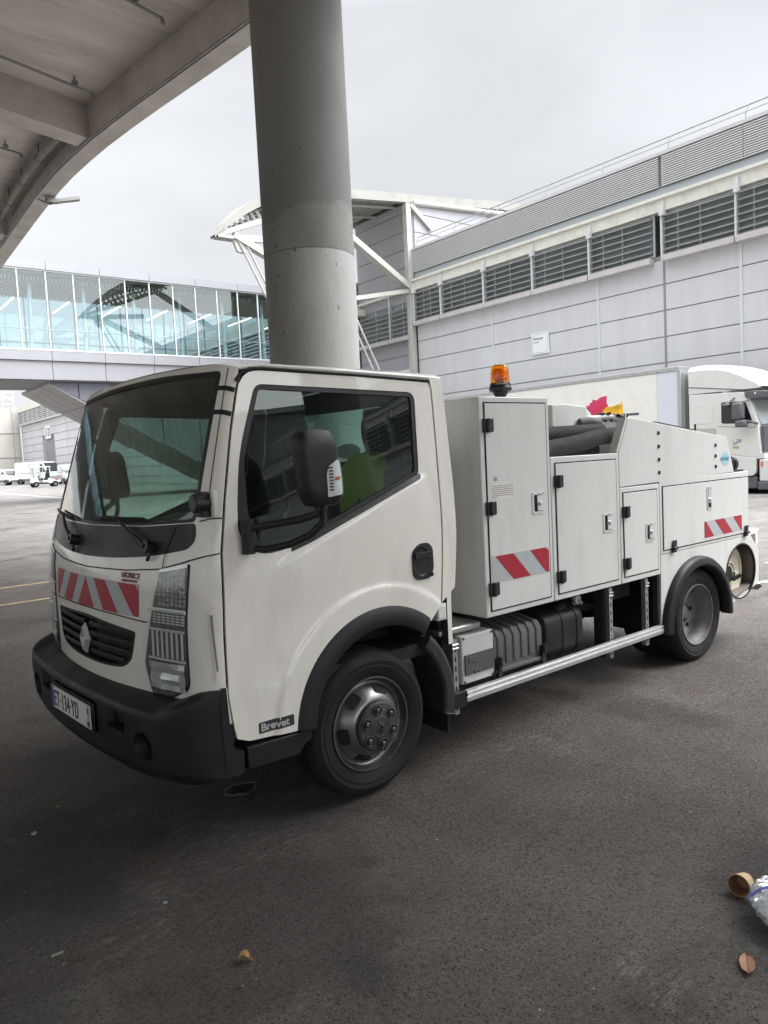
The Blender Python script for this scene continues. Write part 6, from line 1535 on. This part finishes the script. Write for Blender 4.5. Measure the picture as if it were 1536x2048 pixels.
# ------------------------------------------------------------------ vans and the buggy across the yard
VW = mat('van_white', (.72, .73, .73), .35, coat=.3, var=.02, dirt=(.5, .49, .46), damt=.2)
VGL = mat('van_glass', (.05, .06, .065), .08, spec=.6)
RLAMP = mat('tail_lamp_red', (.55, .02, .03), .3)
def van(x, y, rz, ln, ht, wd, label, kind=0):
    base = (x, y, gz(y)); v = Thing('parked_van', label, 'van', base, 'b', 'vans parked across the yard'); v.o.rotation_euler.z += rz
    B = lambda q: [setattr(q, 'v', [(p[0]+base[0], p[1]+base[1], p[2]+base[2]) for p in q.v]), q][1]
    h = wd/2
    if kind == 0: P = [(0, .38), (0, ht-.25), (.1, ht-.06), (.35, ht), (ln-1.7, ht), (ln-1.25, ht-.12), (ln-.75, 1.35), (ln-.1, 1.1), (ln, .8), (ln, .38)]
    else: P = [(0, .40), (0, ht-.35), (.12, ht-.08), (.3, ht), (ln-1.9, ht), (ln-1.55, ht-.1), (ln-.95, 1.12), (ln-.12, .98), (ln, .7), (ln, .38)]
    q = MB(); q.prism(P, 'y', -h, h); v.part('body', B(q), VW, bevel=.05)
    for s in (-1, 1):
        y0 = s*h
        q = MB(); q.prism([(ln-1.75, 1.35), (ln-1.7, ht-.28), (ln-1.4, ht-.3), (ln-.9, 1.35)], 'y', y0-.012*(s > 0) - (.0 if s > 0 else .006), y0+.006 if s > 0 else y0+.012); v.part('side_window', B(q), VGL)
        q = MB(); q.box(.3, ln-1.8, y0-.004, y0+.004, 1.25, 1.29); q.box(.3, ln-.3, y0-.006, y0+.006, .42, .62); q.box(ln*.42, ln*.42+.02, y0-.004, y0+.004, .6, ht-.2); v.part('side_trim', B(q), LGREY)
    q = MB(); q.add([(ln-1.22, -h+.1, ht-.16), (ln-.75, -h+.08, 1.38), (ln-.75, h-.08, 1.38), (ln-1.22, h-.1, ht-.16), (ln-1.19, -h+.1, ht-.13), (ln-.72, -h+.08, 1.40), (ln-.72, h-.08, 1.40), (ln-1.19, h-.1, ht-.13)], [(0,1,2,3),(7,6,5,4),(0,4,5,1),(1,5,6,2),(2,6,7,3),(3,7,4,0)]); v.part('windscreen', B(q), VGL)
    q = MB(); q.box(-.012, .002, -h+.12, -.04, 1.35, ht-.4); q.box(-.012, .002, .04, h-.12, 1.35, ht-.4); v.part('rear_window', B(q), VGL if kind else VW)
    for s in (-1, 1):
        q = MB(); q.box(-.02, .06, s*h-.08*(s > 0)-.01*(s < 0), s*h+.08*(s < 0)+.01*(s > 0), .75, 1.35); v.part('tail_lamp', B(q), RLAMP)
    q = MB(); q.box(-.08, .06, -h, h, .36, .58); v.part('bumper', B(q), LGREY, bevel=.03)
    q = MB(); q.box(ln-.05, ln+.06, -h, h, .36, .6); v.part('bumper', B(q), LGREY, bevel=.03)
    for wx in (.85, ln-.95):
        for s in (-1, 1):
            q = MB(); q.lathe([(.2, .0), (.31, -.01), (.34, .03), (.34, .17), (.31, .2), (.2, .2)], (0, 0, 0), 'y', 24); q.v = [(p[0]+wx, (p[1]-.02+(-h)) if s < 0 else h+.02-p[1], p[2]+.34) for p in q.v]
            if s > 0: q.f = [f[::-1] for f in q.f]
            wl = v.part('wheel', B(q), RUBBER)
            q = MB(); q.lathe([(.205, .01), (.18, .03), (.05, .01), (0, .01)], (0, 0, 0), 'y', 16); q.v = [(p[0]+wx, (p[1]-.02+(-h)) if s < 0 else h+.02-p[1], p[2]+.34) for p in q.v]
            if s > 0: q.f = [f[::-1] for f in q.f]
            v.part('rim', B(q), RIMR, wl)
    return v
van(20.75, 96.0, math.radians(-62), 5.9, 2.55, 2.0, 'tall white panel van with a red tail lamp, parked behind the buggy', 0)
van(18.6, 99.0, math.radians(-70), 4.2, 1.86, 1.8, 'small white van at the left edge of the yard', 1)
van(20.1, 98.4, math.radians(-70), 4.2, 1.86, 1.8, 'small white van between the left edge van and the tall one', 1)

van(22.6, 84.0, math.radians(-95), 4.4, 2.0, 1.85, 'white van standing farther right, seen through the truck windscreen', 1)
bx0, by0 = 16.95, 75.0; bz0 = gz(by0)
bg_ = Thing('utility_buggy', 'white open sided utility buggy with roof and cargo bed crossing the yard', 'buggy', (bx0+1.2, by0, bz0), 'b')
O = lambda q: [setattr(q, 'v', [(p[0]+bx0, p[1]+by0, p[2]+bz0) for p in q.v]), q][1]
q = MB(); q.prism([(.0, .42), (.05, .80), (.35, .98), (.5, .95), (.5, .45), (.9, .36), (.9, .62), (1.35, .62), (1.35, .80), (1.6, .80), (2.5, .72), (2.5, .42), (1.5, .32), (.3, .32)], 'y', -.55, .55); bgb = bg_.part('body', O(q), VW, bevel=.03)
q = MB(); q.prism([(.12, 1.86), (.2, 1.93), (1.6, 1.93), (1.68, 1.86)], 'y', -.6, .6); q.box(.35, .62, -.602, .602, 1.88, 1.92); bg_.part('roof', O(q), VW, bevel=.02)
q = MB()
for y in (-.54, .54): q.tube([(.32, y, .95), (.22, y, 1.86)], .035, 6); q.tube([(1.6, y, .8), (1.55, y, 1.86)], .035, 6); q.tube([(.95, y, .6), (.95, y, 1.86)], .02, 6)
bg_.part('roof_post', O(q), VW)
q = MB(); q.box(.29, .31, -.5, .5, 1.0, 1.8); bg_.part('windscreen', O(q), BGL)
q = MB(); q.box(.95, 1.4, -.5, .5, .64, .84); q.prism([(1.36, .8), (1.5, .8), (1.56, 1.35), (1.44, 1.35)], 'y', -.5, .5)
for y in (-.25, .25): q.box(1.46, 1.56, y-.12, y+.12, 1.36, 1.55)
q.tube([(.5, -.25, .9), (.78, -.25, 1.18)], .025, 6); q.box(.3, .62, -.5, .5, .7, 1.02); q.box(.02, 1.4, -.56, .56, .30, .44); bg_.part('seat', O(q), DARK)
q = MB(); q.box(1.62, 2.62, -.6, .6, .78, 1.06); bg_.part('cargo_bed', O(q), ZINC, bevel=.01)
q = MB(); q.box(2.0, 2.3, -.57, .57, .62, .70); bg_.part('side_reflector', O(q), RLAMP)
for wx in (.28, 1.98):
    for s in (-1, 1):
        q = MB(); q.lathe([(.13, 0), (.25, 0), (.27, .03), (.27, .17), (.25, .2), (.13, .2)], (wx, 0, .27), 'y', 20); q.v = [(p[0], (p[1]-.62) if s < 0 else .62-p[1], p[2]) for p in q.v]
        if s > 0: q.f = [f[::-1] for f in q.f]
        wl = bg_.part('wheel', O(q), RUBBER)
        q = MB(); q.lathe([(.135, .005), (.1, .02), (0, .0)], (wx, 0, .27), 'y', 16); q.v = [(p[0], (p[1]-.62) if s < 0 else .62-p[1], p[2]) for p in q.v]
        if s > 0: q.f = [f[::-1] for f in q.f]
        bg_.part('rim', O(q), RIMR, wl)

# ------------------------------------------------------------------ litter in the foreground
CARD = mat('brown_paper', (.50, .36, .20), .8, var=.06)
CARDI = mat('brown_paper_inside', (.30, .17, .085), .75, var=.12, vscale=18)
q = MB(); prof = [(.036, .0), (.037, .004), (.0375, .0), (.036, -.002), (.026, .066), (.0, .066)]
q.lathe([(.0, .060), (.0255, .060), (.0355, .0)], (0, 0, 0), 'z', 36); q.m = [1]*len(q.f)
q.lathe([(.0355, .0), (.0372, -.001), (.0372, .003), (.0268, .068), (.0262, .0695), (.0, .066)], (0, 0, 0), 'z', 36)
ax = Vector((.86, .10, -.14)).normalized(); rot = Vector((0, 0, 1)).rotation_difference(ax).to_matrix()
cpos = Vector((2.478, 1.193, .0375))
q.v = [tuple(rot @ Vector(v) + cpos) for v in q.v]
cp = Thing('paper_cup', 'small brown paper cup lying on its side next to the crushed plastic', 'cup', (cpos.x, cpos.y, 0)); cp.part('cup_wall', q, [CARD, CARDI], angle=50)
# crushed clear bottle with a blue band
PET = bpy.data.materials.new('crushed_clear_plastic'); PET.use_nodes = True
b_ = PET.node_tree.nodes['Principled BSDF']; b_.inputs['Base Color'].default_value = (.86, .90, .92, 1); b_.inputs['Roughness'].default_value = .10; b_.inputs['Transmission Weight'].default_value = .62; b_.inputs['IOR'].default_value = 1.3; b_.inputs['Specular IOR Level'].default_value = .8
BBAND = mat('blue_print_band', (.25, .30, .68), .35, var=.35, vscale=60)
from mathutils import noise as mn
q = MB(); R = []; axv = Vector((.32, .30, 0)).normalized(); sdv = Vector((axv.y, -axv.x, 0)); c0 = Vector((2.375, .932, 0)); NB, KB = 56, 72
for i in range(NB+1):
    t = i/NB; s = lerp(-.03, .25, t); e = max(0, math.sin(t*PI))**.30
    wv, hv = .118*e+.004, .052*e+.004; row = []
    for k in range(KB):
        u = 2*PI*k/KB; p = c0 + axv*s + sdv*(math.cos(u)*wv) + Vector((0, 0, .056+math.sin(u)*hv))
        nn = mn.noise(p*38)*.006 + mn.noise(p*95)*.006 + .0035*math.sin(s*260+2*math.sin(u*3)+mn.noise(p*20)*4)
        d = (sdv*math.cos(u) + Vector((0, 0, math.sin(u)))); p = p + d*nn*e
        p.z = max(p.z, .003+.002*mn.noise(p*60)); row.append(p)
    R.append(row)
q.grid(R, closed=True); q.face(range(KB)); q.face([NB*KB+k for k in range(KB)][::-1])
bt = Thing('crushed_plastic_bottle', 'crushed clear plastic bottle with a blue band at the right edge', 'bottle', (2.5, 1.0, 0)); bt.part('bottle_skin', q, PET, angle=20)
q = MB(); q.grid([[p + (p-(c0+axv*lerp(-.03, .25, i/NB)+Vector((0, 0, .056)))).normalized()*.0015 for p in R[i]] for i in range(32, 37)], closed=True); bt.part('band', q, BBAND, angle=20)
LEAF = mat('dry_leaf', (.33, .17, .10), .7, var=.2, vscale=60, bump=.3, bscale=120); LEAF2 = mat('curled_leaf', (.36, .23, .085), .65, var=.25, vscale=80)
def leaf(pos, ang, ln, wd, curl, m, label, fold=0):
    q = MB(); R = []; c_, s_ = math.cos(ang), math.sin(ang)
    for i in range(15):
        t = i/14; w_ = wd*math.sin(min(1, t*1.02)*PI)**.75*(1 if t < .82 else .85) + .0006; row = []
        for k in range(9):
            u = k/4-1; jag = 1+.06*math.sin(i*2.1+k)
            x = (t-.5)*ln; y = u*w_*jag; z = .004+curl*abs(u)**1.5*wd*.7 + curl*.010*math.sin(t*4) + fold*max(0, t-.8)*.05 + (.001 if k != 4 else 0)
            row.append((pos[0]+x*c_-y*s_, pos[1]+x*s_+y*c_, z))
        R.append(row)
    q.grid(R); tmp = MB(); tmp.grid([[(p[0], p[1], p[2]-.0008) for p in r] for r in R]); tmp.f = [f[::-1] for f in tmp.f]; q.join(tmp)
    t_ = Thing('dry_leaf', label, 'leaf', (pos[0], pos[1], 0)); t_.part('blade', q, m, angle=30)
    q = MB(); P = [R[i][4] for i in range(15)]; q.tube([(p[0], p[1], p[2]+.0008) for p in P], .0007, 5); t_.part('midrib', q, mat('leaf_rib', (.16, .08, .045), .7))
leaf((2.146, 1.011), math.radians(28)+PI, .105, .021, .35, LEAF, 'dry pink brown leaf lying flat below the crushed bottle', 1)
leaf((1.025, 2.092), math.radians(-35), .046, .015, 1.3, LEAF2, 'small curled yellow leaf on the asphalt in the near foreground', .5)
# flattened clear tray under the bumper
TRAY = glass('thin_clear_plastic', (.80, .82, .82), 1.5, rough=.2)
q = MB(); P = [(1.545, 3.26), (1.60, 3.285), (1.665, 3.262), (1.705, 3.232), (1.655, 3.165), (1.60, 3.15), (1.545, 3.185), (1.525, 3.215)]
q.v = [(x, y, .012) for x, y in P] + [(1.615+(x-1.615)*.86, 3.217+(y-3.217)*.82, .005) for x, y in P]; n_ = 8
q.f = [(i, (i+1) % 8, 8+(i+1) % 8, 8+i) for i in range(8)] + [tuple(range(8, 16))]; q.m = [0]*9
tr = Thing('clear_tray', 'flattened clear plastic tray on the asphalt under the truck bumper', 'tray', (1.61, 3.217, 0)); tr.part('tray_sheet', q, TRAY)
q = MB(); q.tube([(x, y, .012) for x, y in P+P[:1]], .0018, 6); tr.part('rim', q, mat('tray_rim', (.14, .15, .15), .35))
q = MB(); q.bar((1.56, 3.21, .008), (1.68, 3.225, .008), .006, .003); q.bar((1.61, 3.165, .008), (1.60, 3.27, .008), .006, .003); tr.part('rib', q, TRAY)
CHIP = mat('stone_chip', (.42, .41, .39), .8, var=.2, vscale=50)
def chip(pos, r, m, label, cat, name):
    q = MB(); R = []; rr = random.Random(int(pos[0]*1000))
    P = [(r*rr.uniform(.6, 1.2)*math.cos(2*PI*i/7), r*rr.uniform(.6, 1.2)*math.sin(2*PI*i/7)) for i in range(7)]
    q.v = [(pos[0]+x, pos[1]+y, .001) for x, y in P] + [(pos[0]+x*.7, pos[1]+y*.7, r*.5) for x, y in P]
    q.f = [tuple(range(7))[::-1], tuple(range(7, 14))] + [(i, (i+1) % 7, 7+(i+1) % 7, 7+i) for i in range(7)]; q.m = [0]*9
    solo(name, q, m, label, cat, (pos[0], pos[1], 0), bevel=r*.1)
chip((.735, 3.505), .017, CHIP, 'pale square stone chip on the asphalt at the far left', 'stone', 'stone_chip')
chip((.96, 2.584), .011, mat('grey_chip', (.22, .23, .24), .6), 'grey stone chip left of the middle of the foreground', 'stone', 'stone_chip')
chip((.895, 3.71), .010, mat('tan_chip', (.26, .22, .12), .8), 'tan stone chip farther back on the left', 'stone', 'stone_chip')
q = MB(); q.bar((.555, 2.555, .005), (.592, 2.549, .008), .010, .004); solo('paper_scrap', q, mat('paper_scrap', (.24, .25, .22), .8), 'thin pale scrap of paper low on the left', 'scrap', (.578, 2.552, 0))
